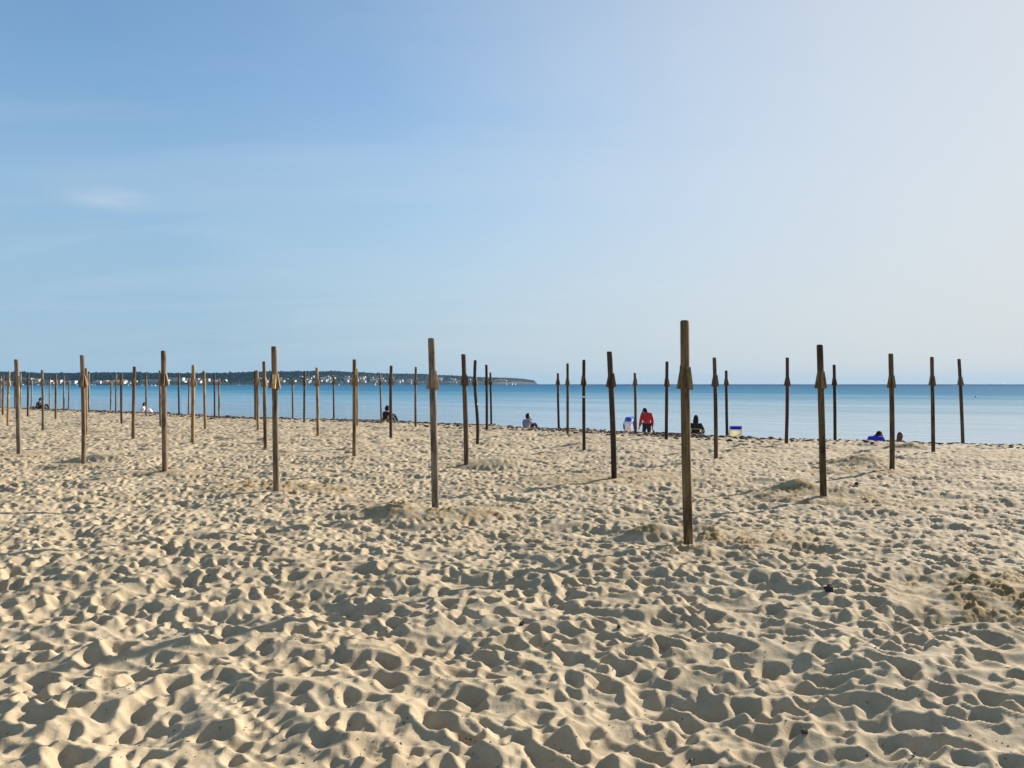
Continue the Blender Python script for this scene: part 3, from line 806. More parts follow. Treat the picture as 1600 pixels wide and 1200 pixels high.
# boats -------------------------------------------------------------------
def boat(px, D, L, mast, label, sails=1, hullm=None, heading=0.0, group=None, cat='sailing boat', name='sailing_boat', sailm=None, cabin=True):
    t = empty(name, ((px - CX) / FPX * D, D, WATER_Z), heading)
    bm = bmesh.new()
    n = 9; top, bot = [], []
    for i in range(n):
        f = i / (n - 1); x = -L / 2 + L * f
        bw = L * 0.15 * (1 - max(0, (f - 0.35) / 0.65) ** 2.2) * (0.75 + 0.25 * min(1, f * 4))
        sh = L * 0.07 + L * 0.05 * f * f
        top.append((bm.verts.new((x, -bw, sh)), bm.verts.new((x, bw, sh))))
        bot.append((bm.verts.new((x * .93, -bw * .55, -0.15)), bm.verts.new((x * .93, bw * .55, -0.15))))
    for i in range(n - 1):
        bm.faces.new((top[i][0], top[i + 1][0], bot[i + 1][0], bot[i][0]))
        bm.faces.new((top[i][1], bot[i][1], bot[i + 1][1], top[i + 1][1]))
        bm.faces.new((top[i][0], top[i][1], top[i + 1][1], top[i + 1][0]))
    bm.faces.new((top[0][0], bot[0][0], bot[0][1], top[0][1]))
    from_bm('hull', bm, hullm or M_HULL, t)
    if cabin:
        bm = bmesh.new(); bm_box(bm, (-L * 0.05, 0, L * .13), (L * .38, L * .16, L * .09)); from_bm('cabin', bm, M_HULL, t)
    if mast:
        bm = bmesh.new(); bm_tube(bm, [(L * .08, 0, L * .08), (L * .08, 0, mast)], [0.11, 0.06], 6)
        bm_tube(bm, [(L * .08, 0, L * .2), (-L * .4, 0, L * .2)], 0.07, 6); from_bm('mast', bm, M_METAL, t)
    if mast and sails:
        bm = bmesh.new()
        A, B, C = Vector((L * .07, 0.02, mast * .97)), Vector((L * .07, 0.02, L * .23)), Vector((-L * .38, 0.1, L * .23))
        nseg = 6; prev = None
        for i in range(nseg + 1):
            f = i / nseg; a = A.lerp(B, f); c = A.lerp(C, f); m_ = (a + c) / 2 + Vector((0, 0.25 * f * (1.2 - f), 0))
            cur = [bm.verts.new(a), bm.verts.new(m_), bm.verts.new(c)]
            if prev:
                for q in (0, 1): bm.faces.new((prev[q], prev[q + 1], cur[q + 1], cur[q]))
            prev = cur
        bmesh.ops.solidify(bm, geom=bm.faces[:], thickness=0.03)
        from_bm('mainsail', bm, sailm or M_SAIL, t)
        if sails > 1:
            bm = bmesh.new()
            v = [bm.verts.new(c) for c in ((L * .1, 0, mast * .8), (L * .12, 0.15, L * .16), (L * .48, 0, L * .14))]
            bm.faces.new(v); bmesh.ops.solidify(bm, geom=bm.faces[:], thickness=0.03)
            from_bm('jib', bm, sailm or M_SAIL, t)
    tag(t, label, cat, group)
    return t
boat(373, 1350, 8, 13, 'white yacht with bare mast moored off the far shore right of centre-left posts', 0)
boat(144, 1650, 14, 22, 'grey masted yacht moored right of the thick left-hand post', 0, heading=0.5)
boat(35, 1500, 13, 0, 'white motor boat moored behind the leftmost thick post', 0, cat='motor boat', name='motor_boat')
boat(59, 1600, 12, 0, 'white motor boat moored below the cream waterfront block', 0, heading=.1, cat='motor boat', name='motor_boat')
boat(120, 1600, 12, 0, 'white motor boat moored just left of the thick left-hand post', 0, heading=.2, cat='motor boat', name='motor_boat')
for k, (x, lab) in enumerate(((201, 'small white boat left of the four moored in a row'), (222.5, 'first of the small upright white boats below the hotel complex'),
                              (237, 'small upright white boat in the middle of the row below the hotel complex'), (243, 'last small upright white boat, right of the row below the hotel'))):
    boat(x, 1150, 4.0, 3.2, lab, 1, heading=0.4 * k, group='small boats below the hotels')
boat(530, 1500, 4, 4.5, 'tiny white sail off the dense town on the far shore', 1)
boat(587, 1300, 4.5, 6.0, 'white sail left of the post beside the sitting person in black', 1)
boat(702, 1500, 9, 0, 'white motor boat below the scattered houses of the cape', 0, cat='motor boat', name='motor_boat')
boat(658, 1600, 8, 0, 'small white motor boat left of the nearest central post', 0, cat='motor boat', name='motor_boat')
boat(792, 1700, 5, 7.0, 'leftmost of the three white sails off the cape', 1, heading=0.3, group='dinghies off the cape')
boat(801, 1750, 5, 7.5, 'middle one of the three white sails off the cape', 1, heading=-0.4, group='dinghies off the cape', hullm=M_DHULL)
boat(806, 1700, 5, 7.0, 'rightmost of the three white sails off the cape', 1, heading=0.1, group='dinghies off the cape')
boat(1568, 6500, 14, 22, 'left of the two tiny sails on the horizon at the far right', 2, group='sails on the right horizon')
boat(1586, 6500, 14, 22, 'right of the two tiny sails on the horizon at the far right', 2, heading=1, group='sails on the right horizon')
boat(1545, 2600, 14, 0, 'small dark boat low on the horizon left of the two right-hand sails', 0, hullm=M_DHULL, cat='motor boat', name='motor_boat')
boat(980, 4200, 18, 0, 'tiny dark boat on the horizon left of the man in red', 0, hullm=M_DHULL, cat='motor boat', name='motor_boat')
boat(1194, 4200, 16, 0, 'tiny dark boat on the horizon, left of the slim post near the centre right', 0, hullm=M_DHULL, cat='motor boat', name='motor_boat')
boat(1244, 4200, 14, 0, 'tiny dark boat on the horizon, just right of the slim post near the centre right', 0, hullm=M_DHULL, cat='motor boat', name='motor_boat')
# buoy
D = (EYE - WATER_Z) * FPX / (621.5 - HY)
bt = empty('buoy', ((1524.6 - CX) / FPX * D, D, WATER_Z))
bm = bmesh.new(); bmesh.ops.create_uvsphere(bm, u_segments=16, v_segments=10, radius=0.17, matrix=Matrix.Translation((0, 0, .08))); from_bm('float', bm, M_DHULL, bt, True)
bm = bmesh.new(); bm_tube(bm, [(0, 0, .2), (0, 0, .34)], .035, 8); from_bm('ring', bm, M_DHULL, bt)
tag(bt, 'small dark round buoy floating on the calm water at right', 'buoy')

# ------------------------------------------------------------------ posts
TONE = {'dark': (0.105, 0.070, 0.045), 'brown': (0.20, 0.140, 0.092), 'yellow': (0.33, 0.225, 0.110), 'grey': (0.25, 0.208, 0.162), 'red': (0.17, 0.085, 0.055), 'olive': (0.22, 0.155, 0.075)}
POSTS = [
 (1.5, 588, 1.6, 638, 'grey', 'thin far post cut by the left edge of the photo'),
 (4.6, 586.5, 4.2, 650, 'brown', 'slim brown post second from the left edge of the photo'),
 (13.8, 581, 12, 668, 'yellow', 'yellowish post between the left edge and the first thick post'),
 (25.4, 563, 29.8, 712, 'grey', 'first thick post from the left, leaning slightly left at its top'),
 (22.8, 590, 23, 636, 'grey', 'far thin post peeping out just left of the first thick post'),
 (31.8, 584, 31.8, 647, 'grey', 'far post mostly hidden behind the first thick post, showing on its right'),
 (44, 584.6, 43.4, 652, 'dark', 'dark thin post left of the reclining dark figure'),
 (49.5, 595, 49, 636, 'grey', 'short far post directly left of the reclining dark figure'),
 (65.8, 579, 67, 674, 'grey', 'slim grey post standing in front of the reclining dark figure'),
 (78, 592.5, 77.3, 636.5, 'grey', 'short pale far post just right of the reclining dark figure'),
 (87.5, 585, 87, 655.4, 'brown', 'slim post with light right edge, second right of the reclining figure'),
 (100, 587, 99.4, 643, 'grey', 'thin far post, left of the pair right of the reclining figure'),
 (108, 595, 107, 639, 'grey', 'shortest far post left of the second thick post'),
 (129, 556.5, 130.8, 726.5, 'brown', 'second thick post from the left with flared wedges at the horizon'),
 (134.8, 576.5, 134.9, 679.6, 'yellow', 'pale yellow post half hidden behind the second thick post'),
 (139, 584.6, 139.2, 645, 'grey', 'thin far post just right of the second thick post'),
 (173.7, 596, 173, 641, 'grey', 'shortest far post left of the close trio of slim posts'),
 (181.9, 585, 181.2, 647.7, 'brown', 'brown thin post, middle of the close trio at left'),
 (190.2, 583.5, 190, 661.5, 'dark', 'dark slim post, right of the close trio at left'),
 (210, 574, 208, 686, 'brown', 'medium post left of the person in white'),
 (228, 584, 228.3, 649, 'brown', 'slim post in front of the person in white'),
 (249.3, 580, 250.8, 666.5, 'grey', 'grey post almost hidden behind the third thick post'),
 (254.7, 549.5, 257.8, 743, 'brown', 'third thick post from the left with a small dug heap at its foot'),
 (279.4, 583, 279.9, 650.5, 'dark', 'dark thin post midway between the third thick post and its right neighbour'),
 (295.7, 591, 294.8, 645, 'grey', 'short far post just left of the orange-brown medium post'),
 (302.4, 571.6, 301.1, 694.7, 'yellow', 'orange-brown medium post right of the third thick post'),
 (318.5, 580.3, 320.6, 670, 'yellow', 'yellowish slim post right of the orange-brown medium post'),
 (335.1, 583, 335.4, 654, 'dark', 'dark slim post, left of a close pair before the moored yacht'),
 (342.5, 592.4, 342.5, 649, 'yellow', 'short yellow far post, right of a close pair before the moored yacht'),
 (398.2, 580, 398.9, 658, 'dark', 'dark post behind the yellow one, left of the fourth thick post'),
 (401.5, 579.8, 403.2, 675, 'yellow', 'yellow slim post touching the dark one, left of the fourth thick post'),
 (412.7, 566, 414.7, 703.8, 'brown', 'medium post immediately left of the fourth thick post, right wedge sticking out'),
 (427.7, 543, 431.6, 770.5, 'brown', 'fourth thick post from the left with a pale sawn board facing the camera'),
 (456.8, 592, 457.6, 653.7, 'brown', 'short far post right of the fourth thick post'),
 (475.8, 580.5, 475.3, 661, 'dark', 'very dark slim post with a light right edge, centre left'),
 (495, 575.5, 496.8, 680.5, 'yellow', 'yellowish medium post, centre left, right of the very dark one'),
 (521, 588, 521.8, 654, 'brown', 'short far post between the yellowish medium post and the next thicker one'),
 (554, 563, 553.5, 716, 'olive', 'thicker post left of the person in black hooded jacket, pale strip on its right'),
 (557.6, 577, 558.0, 665, 'yellow', 'pale far post peeping out right of the thicker centre-left post'),
 (593.5, 583.5, 595.7, 655.5, 'brown', 'leaning thin post directly left of the sitting person in black'),
 (611.2, 572.5, 610.8, 685, 'dark', 'dark medium post directly right of the sitting person in black'),
 (649.8, 574.5, 649.5, 668, 'brown', 'slim post left of the large central post'),
 (674, 530.5, 680.5, 800, 'grey', 'large central post leaning left with a bright yellow wedge on its right'),
 (724.3, 555, 728.9, 729, 'brown', 'leaning post first to the right of the large central post'),
 (744, 564, 746, 693, 'dark', 'crooked dark post, second to the right of the large central post'),
 (760, 571, 760.7, 672.7, 'dark', 'dark slim post, third to the right of the large central post'),
 (766.3, 583, 767.6, 663, 'dark', 'thin far dark post just left of the small sitting figure in grey top'),
 (871.8, 584, 873.2, 669, 'red', 'thin reddish post, first right of the small sitting figure in grey top'),
 (886.8, 569, 887, 679, 'olive', 'slim olive-brown post, left neighbour of the post with a white sticker'),
 (912.3, 563.5, 912.7, 703, 'dark', 'dark medium post with a small white sticker below its wedges'),
 (952.2, 551, 959.7, 752, 'dark', 'thick dark leaning post left of the stooping child in blue'),
 (992, 583.7, 993.2, 674.7, 'olive', 'thin post between the child in blue and the man in red'),
 (1042.4, 566, 1041.1, 687.5, 'dark', 'dark post between the man in red and the nearest post'),
 (1070.5, 503, 1076, 855.5, 'olive', 'nearest and tallest post, standing right of centre'),
 (1116.5, 560, 1118.5, 719, 'brown', 'medium post right of the woman in black with long hair'),
 (1135, 580, 1136, 679.5, 'dark', 'thin dark post beside the blue and cream beach chair'),
 (1230, 560, 1228.5, 696, 'red', 'reddish dark post alone right of the blue and cream chair'),
 (1280.8, 540.5, 1286.8, 781.7, 'olive', 'thick dark post on the right side beside the dark damp sand heap'),
 (1303, 571, 1304.8, 685.6, 'dark', 'thin dark post behind and right of the thick right-hand post'),
 (1392.5, 554, 1394, 737, 'olive', 'dark post with slit wedges between the blue figure and the long-haired person'),
 (1456.2, 559, 1458.3, 707.7, 'brown', 'second post from the right side of the photo'),
 (1499, 562, 1504.4, 690.4, 'brown', 'rightmost post, leaning left, with wedges exactly on the horizon'),
]
POST_XY = []
def wedge_mesh(w, h, t0, t1, r):
    me_bm = bmesh.new()
    # local: y outward, x across, z down from the top
    c = [(-w/2, 0.0, h), (w/2, 0.0, h), (w/2, t0, h), (-w/2, t0, h), (-w/2, 0.0, 0), (w/2, 0.0, 0), (w/2, t1, 0), (-w/2, t1, 0)]
    v = [me_bm.verts.new(q) for q in c]
    for q in ((0, 3, 2, 1), (4, 5, 6, 7), (0, 1, 5, 4), (2, 3, 7, 6), (1, 2, 6, 5), (3, 0, 4, 7)): me_bm.faces.new([v[i] for i in q])
    bmesh.ops.bevel(me_bm, geom=me_bm.edges[:], offset=0.0025, segments=1, affect='EDGES')
    me = bpy.data.meshes.new('bracket'); me_bm.to_mesh(me); me_bm.free()
    me.materials.append(M_WOOD2)
    return me
WEDGES = [wedge_mesh(w, h, t0, t1, 0.045) for (w, h, t0, t1) in ((.054, .225, .006, .046), (.050, .235, .008, .042), (.057, .215, .005, .050))]
ROT = {53: R(28), 42: R(8), 32: R(3), 57: R(10)}
for i, (xt, yt, xb, yb, tone, lab) in enumerate(POSTS):
    r = random.Random(100 + i)
    d = EYE * FPX / (yb - HY)
    if crest_u((xb - CX) / FPX * d, d) > 0.6:       # keep the farthest ones on the berm
        d *= 0.985
    X0 = (xb - CX) / FPX * d; X1 = (xt - CX) / FPX * d
    H = EYE + (HY - yt) * d / FPX
    POST_XY.append((X0, d))
    t = empty('umbrella_post', (X0, d, 0))
    rad = 0.0445 * r.uniform(0.93, 1.1)
    if i == 53: rad = 0.0465
    bend = r.uniform(-0.012, 0.012); by = r.uniform(-0.02, 0.02); leanY = r.uniform(-0.02, 0.02)
    kink = 0.0
    if i == 44: kink = 0.03
    def axis(f):      # f 0 at the ground, 1 at the top
        x = (X1 - X0) * f + bend * math.sin(math.pi * f) + (kink * math.sin(5.5 * f + .5) if kink else 0) - (kink * math.sin(.5) if kink else 0)
        return Vector((x, leanY * f + by * math.sin(math.pi * f), H * f))
    bm = bmesh.new()
    seg = 20; nr_ = 34
    fs = [-0.22 + (1.22) * k / (nr_ - 1) for k in range(nr_)]
    prev = None
    sd = Vector((r.uniform(0, 50), r.uniform(0, 50), r.uniform(0, 50)))
    for f in fs + [1.003, 1.006]:
        c = axis(min(f, 1.0)) + Vector((0, 0, H * max(0, f - 1)))
        rr = rad * (1 - 0.05 * f)
        if f > 1.0: rr *= 0.93 if f < 1.005 else 0.80
        ring = []
        for k in range(seg):
            a = 2 * math.pi * k / seg
            dn = mnoise.noise(Vector((math.cos(a) * 1.2, math.sin(a) * 1.2, f * 3.0)) + sd) * 0.05 + mnoise.noise(Vector((math.cos(a) * 3, math.sin(a) * 3, f * 9.0)) + sd) * 0.03
            ring.append(bm.verts.new(c + Vector((math.cos(a), math.sin(a), 0)) * rr * (1 + dn)))
        if prev:
            for k in range(seg): bm.faces.new((prev[k], prev[(k + 1) % seg], ring[(k + 1) % seg], ring[k]))
        prev = ring
    bm.faces.new(prev)
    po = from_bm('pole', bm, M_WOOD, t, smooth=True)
    tc_ = [q * (0.90 if xb < 700 else 0.66 if i == 53 else 0.52) for q in TONE[tone]]; j = r.uniform(0.88, 1.12)  # sunlit left and backlit right painted into the wood tone
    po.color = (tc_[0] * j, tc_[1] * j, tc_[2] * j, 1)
    # four sawn wedges nailed round the post just under the horizon
    zb = r.uniform(1.535, 1.575)
    if i == 53: zb = 1.547
    rot0 = ROT.get(i, r.uniform(-0.75, 0.75))
    for k in range(4):
        if k == 2 and r.random() < .3: continue
        a = rot0 + k * math.pi / 2
        w = bpy.data.objects.new('bracket', WEDGES[(i + k) % 3]); COL.objects.link(w); w.parent = t
        c = axis((zb) / H)
        tilt = math.atan2((X1 - X0), H)
        w.location = (c.x + math.sin(a) * (rad * 0.86), c.y - math.cos(a) * (rad * 0.86), zb + r.uniform(-.008, .008))
        w.rotation_euler = (0, tilt, a + math.pi)
        jj = r.uniform(0.8, 1.25)
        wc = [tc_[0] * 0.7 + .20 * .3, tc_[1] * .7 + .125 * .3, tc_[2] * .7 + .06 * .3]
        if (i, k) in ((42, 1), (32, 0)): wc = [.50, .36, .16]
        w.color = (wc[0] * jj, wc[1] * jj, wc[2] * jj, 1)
    if i in (49, 32, 44):
        bm = bmesh.new()
        zz = {49: 1.60 - 20 * d / FPX, 32: 1.60 - 30 * d / FPX, 44: 1.60 - 31 * d / FPX}[i]
        c = axis(zz / H); a0 = {49: -0.1, 32: -0.9, 44: 0.8}[i]; hw = {49: .8, 32: .28, 44: .3}[i]; hz = {49: .018, 32: .035, 44: .03}[i]
        vs = []
        for q in range(7):
            a = a0 + hw * (q / 6 - .5) * 2
            for s_ in (-1, 1): vs.append(bm.verts.new((c.x + math.sin(a) * rad * 1.05, c.y - math.cos(a) * rad * 1.05, zz + s_ * hz)))
        for q in range(6): bm.faces.new((vs[2*q], vs[2*q+2], vs[2*q+3], vs[2*q+1]))
        from_bm('sticker', bm, M_HULL, t)
    tag(t, lab, 'wooden post', 'wooden posts set out across the beach')

# ------------------------------------------------------------------ seaweed wrack and litter
def make_weed_mat():
    m, nt, n, l, b = new_mat('dry_seaweed')
    geo = N(nt, 'ShaderNodeNewGeometry')
    a = N(nt, 'ShaderNodeTexNoise', Scale=6.0, Detail=4.0); l.new(geo.outputs['Position'], a.inputs['Vector'])
    rp = ramp(nt, [(0.35, (0.035, 0.025, 0.018, 1)), (0.6, (0.10, 0.062, 0.038, 1)), (0.75, (0.20, 0.14, 0.08, 1))])
    l.new(a.outputs['Fac'], rp.inputs[0]); l.new(rp.outputs[0], b.inputs['Base Color'])
    b.inputs['Roughness'].default_value = 0.9
    return m
M_WEED = make_weed_mat()
def build_weed():
    r = random.Random(8)
    V, F = [], []; k = 0
    ico = bmesh.new(); bmesh.ops.create_icosphere(ico, subdivisions=1, radius=1)
    iv = np.array([q.co[:] for q in ico.verts]); fi = np.array([[w.index for w in q.verts] for q in ico.faces]); ico.free()
    n = 0
    while n < 8500:
        t = r.uniform(-66, 12); 
        dens = 0.35 + 0.5 * float(fn1(t * 0.35)) + 0.35 * float(fn1(t * 1.3 + 50))
        if -24 < t < -8: dens += 0.35
        if r.random() > dens: 
            if r.random() < 0.7: continue
        u = r.gauss(-0.25, 0.5) if r.random() < .75 else r.uniform(-2.6, 0.6)
        s = float(np.interp(t, CT, CC)) + u
        x = TX * t + NX * s; y = TY * t + NY * s
        if abs(x) > 0.85 * y: continue
        z = float(ground_z(x, y))
        sz = r.uniform(0.018, 0.07) * (0.75 if t > -6 else 1) * (1.5 if r.random() < .1 else 1)
        hh = sz * r.uniform(0.25, 0.6)
        j = 1 + 0.7 * (np.array([r.random() for _ in range(len(iv) * 3)]).reshape(-1, 3) - 0.5)
        ang = r.uniform(0, 6.28); ca, sa = math.cos(ang), math.sin(ang)
        q = iv * j * np.array([sz * r.uniform(1, 2), sz, hh])
        q = np.stack([q[:, 0] * ca - q[:, 1] * sa, q[:, 0] * sa + q[:, 1] * ca, q[:, 2]], -1)
        V.append(q + np.array([x, y, z + hh * 0.3])); F.append(fi + k); k += len(iv); n += 1
    tag(from_np('seaweed', np.concatenate(V), np.concatenate(F), M_WEED),
        'dark brown dried seaweed washed up in a line along the beach crest', 'seaweed', kind='stuff')
    # crumbs of seaweed and shell scattered over the trampled sand
    V, F = [], []; k = 0
    tet = np.array([[1, 0, 0], [-.6, .8, .1], [-.5, -.7, .1], [0, 0, 1.0]]); tf = np.array([[0, 1, 3], [1, 2, 3], [2, 0, 3], [0, 2, 1]])
    for i in range(7500):
        y = 2.4 + 14 * r.random() ** 1.5; x = r.uniform(-.8, .8) * y
        if r.random() < 0.6:
            c = (math.floor(x * 1.1), math.floor(y * 1.1)); rr = random.Random(c[0] * 971 + c[1] * 31)
            if rr.random() < 0.72: continue
        z = float(ground_z(x, y))
        sz = r.uniform(0.002, 0.0065) * (2.0 if r.random() < .06 else 1)
        ang = r.uniform(0, 6.28); ca, sa = math.cos(ang), math.sin(ang)
        q = tet * np.array([sz * r.uniform(1, 3), sz, sz * .7])
        q = np.stack([q[:, 0] * ca - q[:, 1] * sa, q[:, 0] * sa + q[:, 1] * ca, q[:, 2]], -1)
        V.append(q + np.array([x, y, z])); F.append(tf + k); k += 4
    tag(from_np('litter_crumbs', np.concatenate(V), np.concatenate(F), M_WEED),
        'tiny dark crumbs of seaweed scattered over the trampled sand', 'debris', kind='stuff')
build_weed()

M_STONE = cloth('dark_driftwood', (0.030, 0.020, 0.016), 0.8, 0.3, 40)
def lump(name, px, py, sx, sy, sz, mat, label, cat, ang=0.0, seed=1, lift=0.0):
    x, y = P(px, py); z = float(ground_z(x, y))
    bm = bmesh.new(); bmesh.ops.create_icosphere(bm, subdivisions=3, radius=1)
    for v in bm.verts:
        nn = mnoise.noise(v.co * 1.6 + Vector((seed, 0, 0)))
        v.co *= 1 + 0.35 * nn
        v.co = Vector((v.co.x * sx, v.co.y * sy, max(v.co.z, -0.4) * sz))
        if v.co.x > 0: v.co.z *= 1 + 0.5 * v.co.x / sx
    o = from_bm(name, bm, mat, smooth=False)
    o.location = (x, y, z + lift); o.rotation_euler = (0, 0, ang)
    return tag(o, label, cat)
lump('driftwood', 1295, 931, 0.038, 0.028, 0.034, M_STONE, 'small dark wedge-shaped chunk of wood lying on the sand at right', 'driftwood', 0.1, 3, 0.012)
lump('seaweed_clump', 815, 978, 0.018, 0.014, 0.016, M_STONE, 'small black seaweed clump on the sand below the centre', 'seaweed', 0.4, 5, 0.004)
lump('seaweed_clump', 967, 984, 0.017, 0.013, 0.011, M_STONE, 'black seaweed scrap right of the row of square tread marks', 'seaweed', 1.2, 8, 0.004)
lump('seaweed_clump', 1257, 1150, 0.017, 0.013, 0.012, M_WEED, 'dark seaweed tuft in a footprint at the lower right', 'seaweed', .2, 9, 0.004)
lump('seaweed_clump', 1338, 759, 0.035, 0.02, 0.03, M_STONE, 'tiny black scrap on the sand right of the damp heap', 'seaweed', 0, 11, 0.01)
# thin pull ring
x, y = P(780, 1111)
bm = bmesh.new()
bm_tube(bm, [(0.0085 * math.cos(a * math.pi / 8), 0.0085 * math.sin(a * math.pi / 8), 0) for a in range(17)], 0.0016, 6, cap=False)
o = from_bm('pull_ring', bm, M_METAL, smooth=True); o.location = (x, y, float(ground_z(x, y)) + 0.004); o.rotation_euler = (0.5, 0.2, 0)
tag(o, 'tiny metal pull ring lying on the sand at the lower middle', 'ring')

# ------------------------------------------------------------------ people
M_SKIN = cloth('skin', (0.50, 0.30, 0.21), 0.6, 0.06, 20)
M_TAN = cloth('tanned_skin', (0.36, 0.19, 0.12), 0.6, 0.06, 20)
M_HAIR = cloth('dark_hair', (0.018, 0.013, 0.011), 0.6, 0.3, 60)
M_HAIR.node_tree.nodes['Principled BSDF'].inputs['Specular IOR Level'].default_value = 0.1
M_BHAIR = cloth('brown_hair', (0.10, 0.045, 0.025), 0.6, 0.3, 60)
M_BLACK = cloth('black_cloth', (0.012, 0.012, 0.014), 0.9, 0.2, 40)
M_NAVY = cloth('navy_cloth', (0.012, 0.02, 0.035), 0.9, 0.2, 40)
M_RED = cloth('red_cloth', (0.42, 0.012, 0.018), 0.85, 0.15, 40)
M_BLUE = cloth('blue_cloth', (0.010, 0.085, 0.42), 0.85, 0.15, 40)
M_ROYAL = cloth('royal_blue_cloth', (0.012, 0.02, 0.45), 0.85, 0.15, 40)
M_WCLOTH = cloth('white_cloth', (0.74, 0.70, 0.74), 0.9, 0.05, 40)
M_GREYB = cloth('grey_blue_cloth', (0.20, 0.22, 0.30), 0.9, 0.1, 40)
M_CREAMC = cloth('cream_canvas', (0.70, 0.66, 0.48), 0.9, 0.05, 40)
M_DWOOD = cloth('chair_wood', (0.42, 0.29, 0.15), 0.6, 0.15, 30)
M_PINKC = cloth('pink_canvas', (0.72, 0.10, 0.22), 0.9, 0.1, 40)
M_GREYC = cloth('grey_cloth', (0.12, 0.12, 0.13), 0.9, 0.1, 40)

def skin_mesh(verts, edges, root, sub=2):
    """verts: {name:(pos, radius)} -> mesh grown by the Skin modifier"""
    names = list(verts); idx = {n_: i for i, n_ in enumerate(names)}
    me = bpy.data.meshes.new('tmp')
    me.from_pydata([verts[n_][0] for n_ in names], [(idx[a], idx[b]) for a, b in edges], [])
    o = bpy.data.objects.new('tmp', me); COL.objects.link(o)
    md = o.modifiers.new('s', 'SKIN'); md.use_smooth_shade = True
    for i, n_ in enumerate(names):
        rr = verts[n_][1]
        sv = me.skin_vertices[0].data[i]
        sv.radius = (rr, rr) if not isinstance(rr, tuple) else rr
        sv.use_root = (n_ == root)
    o.modifiers.new('d', 'SUBSURF').levels = sub
    dg = bpy.context.evaluated_depsgraph_get()
    out = bpy.data.meshes.new_from_object(o.evaluated_get(dg))
    bpy.data.objects.remove(o); bpy.data.meshes.remove(me)
    return out

def ell(bm, c, s, rot=None, u=16, v=12):
    m = Matrix.Translation(c)
    if rot is not None: m = m @ rot
    bmesh.ops.create_uvsphere(bm, u_segments=u, v_segments=v, radius=1, matrix=m @ Matrix.Diagonal((s[0], s[1], s[2], 1)))

SIT = dict(pel=(0, 0, .12), sp=(0, -.01, .28), ch=(0, .03, .43), nk=(0, .06, .56), hd=(0, .09, .69),
           hipL=(-.09, .02, .12), knL=(-.13, .40, .42), anL=(-.12, .60, .08), toL=(-.12, .74, .04),
           hipR=(.09, .02, .12), knR=(.13, .40, .42), anR=(.12, .60, .08), toR=(.12, .74, .04),
           shL=(-.17, .04, .51), elL=(-.24, .16, .29), wrL=(-.12, .36, .40), shR=(.17, .04, .51), elR=(.24, .16, .29), wrR=(.12, .36, .40))
STAND = dict(pel=(0, 0, .93), sp=(0, 0, 1.10), ch=(0, .02, 1.28), nk=(0, .05, 1.44), hd=(0, .12, 1.56),
             hipL=(-.10, 0, .90), knL=(-.11, .07, .50), anL=(-.11, .04, .09), toL=(-.12, .18, .04),
             hipR=(.10, 0, .90), knR=(.10, .0, .50), anR=(.10, -.16, .11), toR=(.10, -.03, .04),
             shL=(-.20, .02, 1.38), elL=(-.26, 0, 1.10), wrL=(-.29, .08, .86), shR=(.20, .02, 1.38), elR=(.25, 0, 1.10), wrR=(.27, .05, .85))
BEND = dict(pel=(0, -.05, .68), sp=(.01, .05, .83), ch=(.04, .19, .88), nk=(.10, .33, .84), hd=(.17, .41, .80),
            hipL=(-.06, -.05, .66), knL=(-.07, .02, .38), anL=(-.08, -.02, .08), toL=(-.09, .11, .04),
            hipR=(.06, -.05, .66), knR=(.07, .06, .38), anR=(.09, .04, .08), toR=(.10, .17, .04),
            shL=(-.08, .24, .81), elL=(-.19, .28, .60), wrL=(-.18, .34, .42), shR=(.14, .27, .80), elR=(.21, .34, .60), wrR=(.20, .42, .42))
CHAIRSIT = dict(SIT, pel=(0, 0, .30), sp=(0, -.03, .46), ch=(0, -.04, .62), nk=(0, -.02, .77), hd=(0, .03, .92),
                hipL=(-.09, .02, .30), hipR=(.09, .02, .30), knL=(-.11, .44, .40), knR=(.11, .44, .40), anL=(-.11, .66, .08), anR=(.11, .66, .08),
                toL=(-.11, .80, .04), toR=(.11, .80, .04), shL=(-.18, -.03, .71), shR=(.18, -.03, .71), elL=(-.27, .02, .47), elR=(.27, .02, .47),
                wrL=(-.2, .22, .42), wrR=(.2, .22, .42))

def find_D(px, ytop, hf):
    for D in np.arange(22, 62, 0.1):
        x = (px - CX) / FPX * D
        if crest_u(x, D) > 0.7 and float(macro(x, D)) + hf <= EYE - (ytop - HY) * D / FPX: return float(D)
    return 40.0

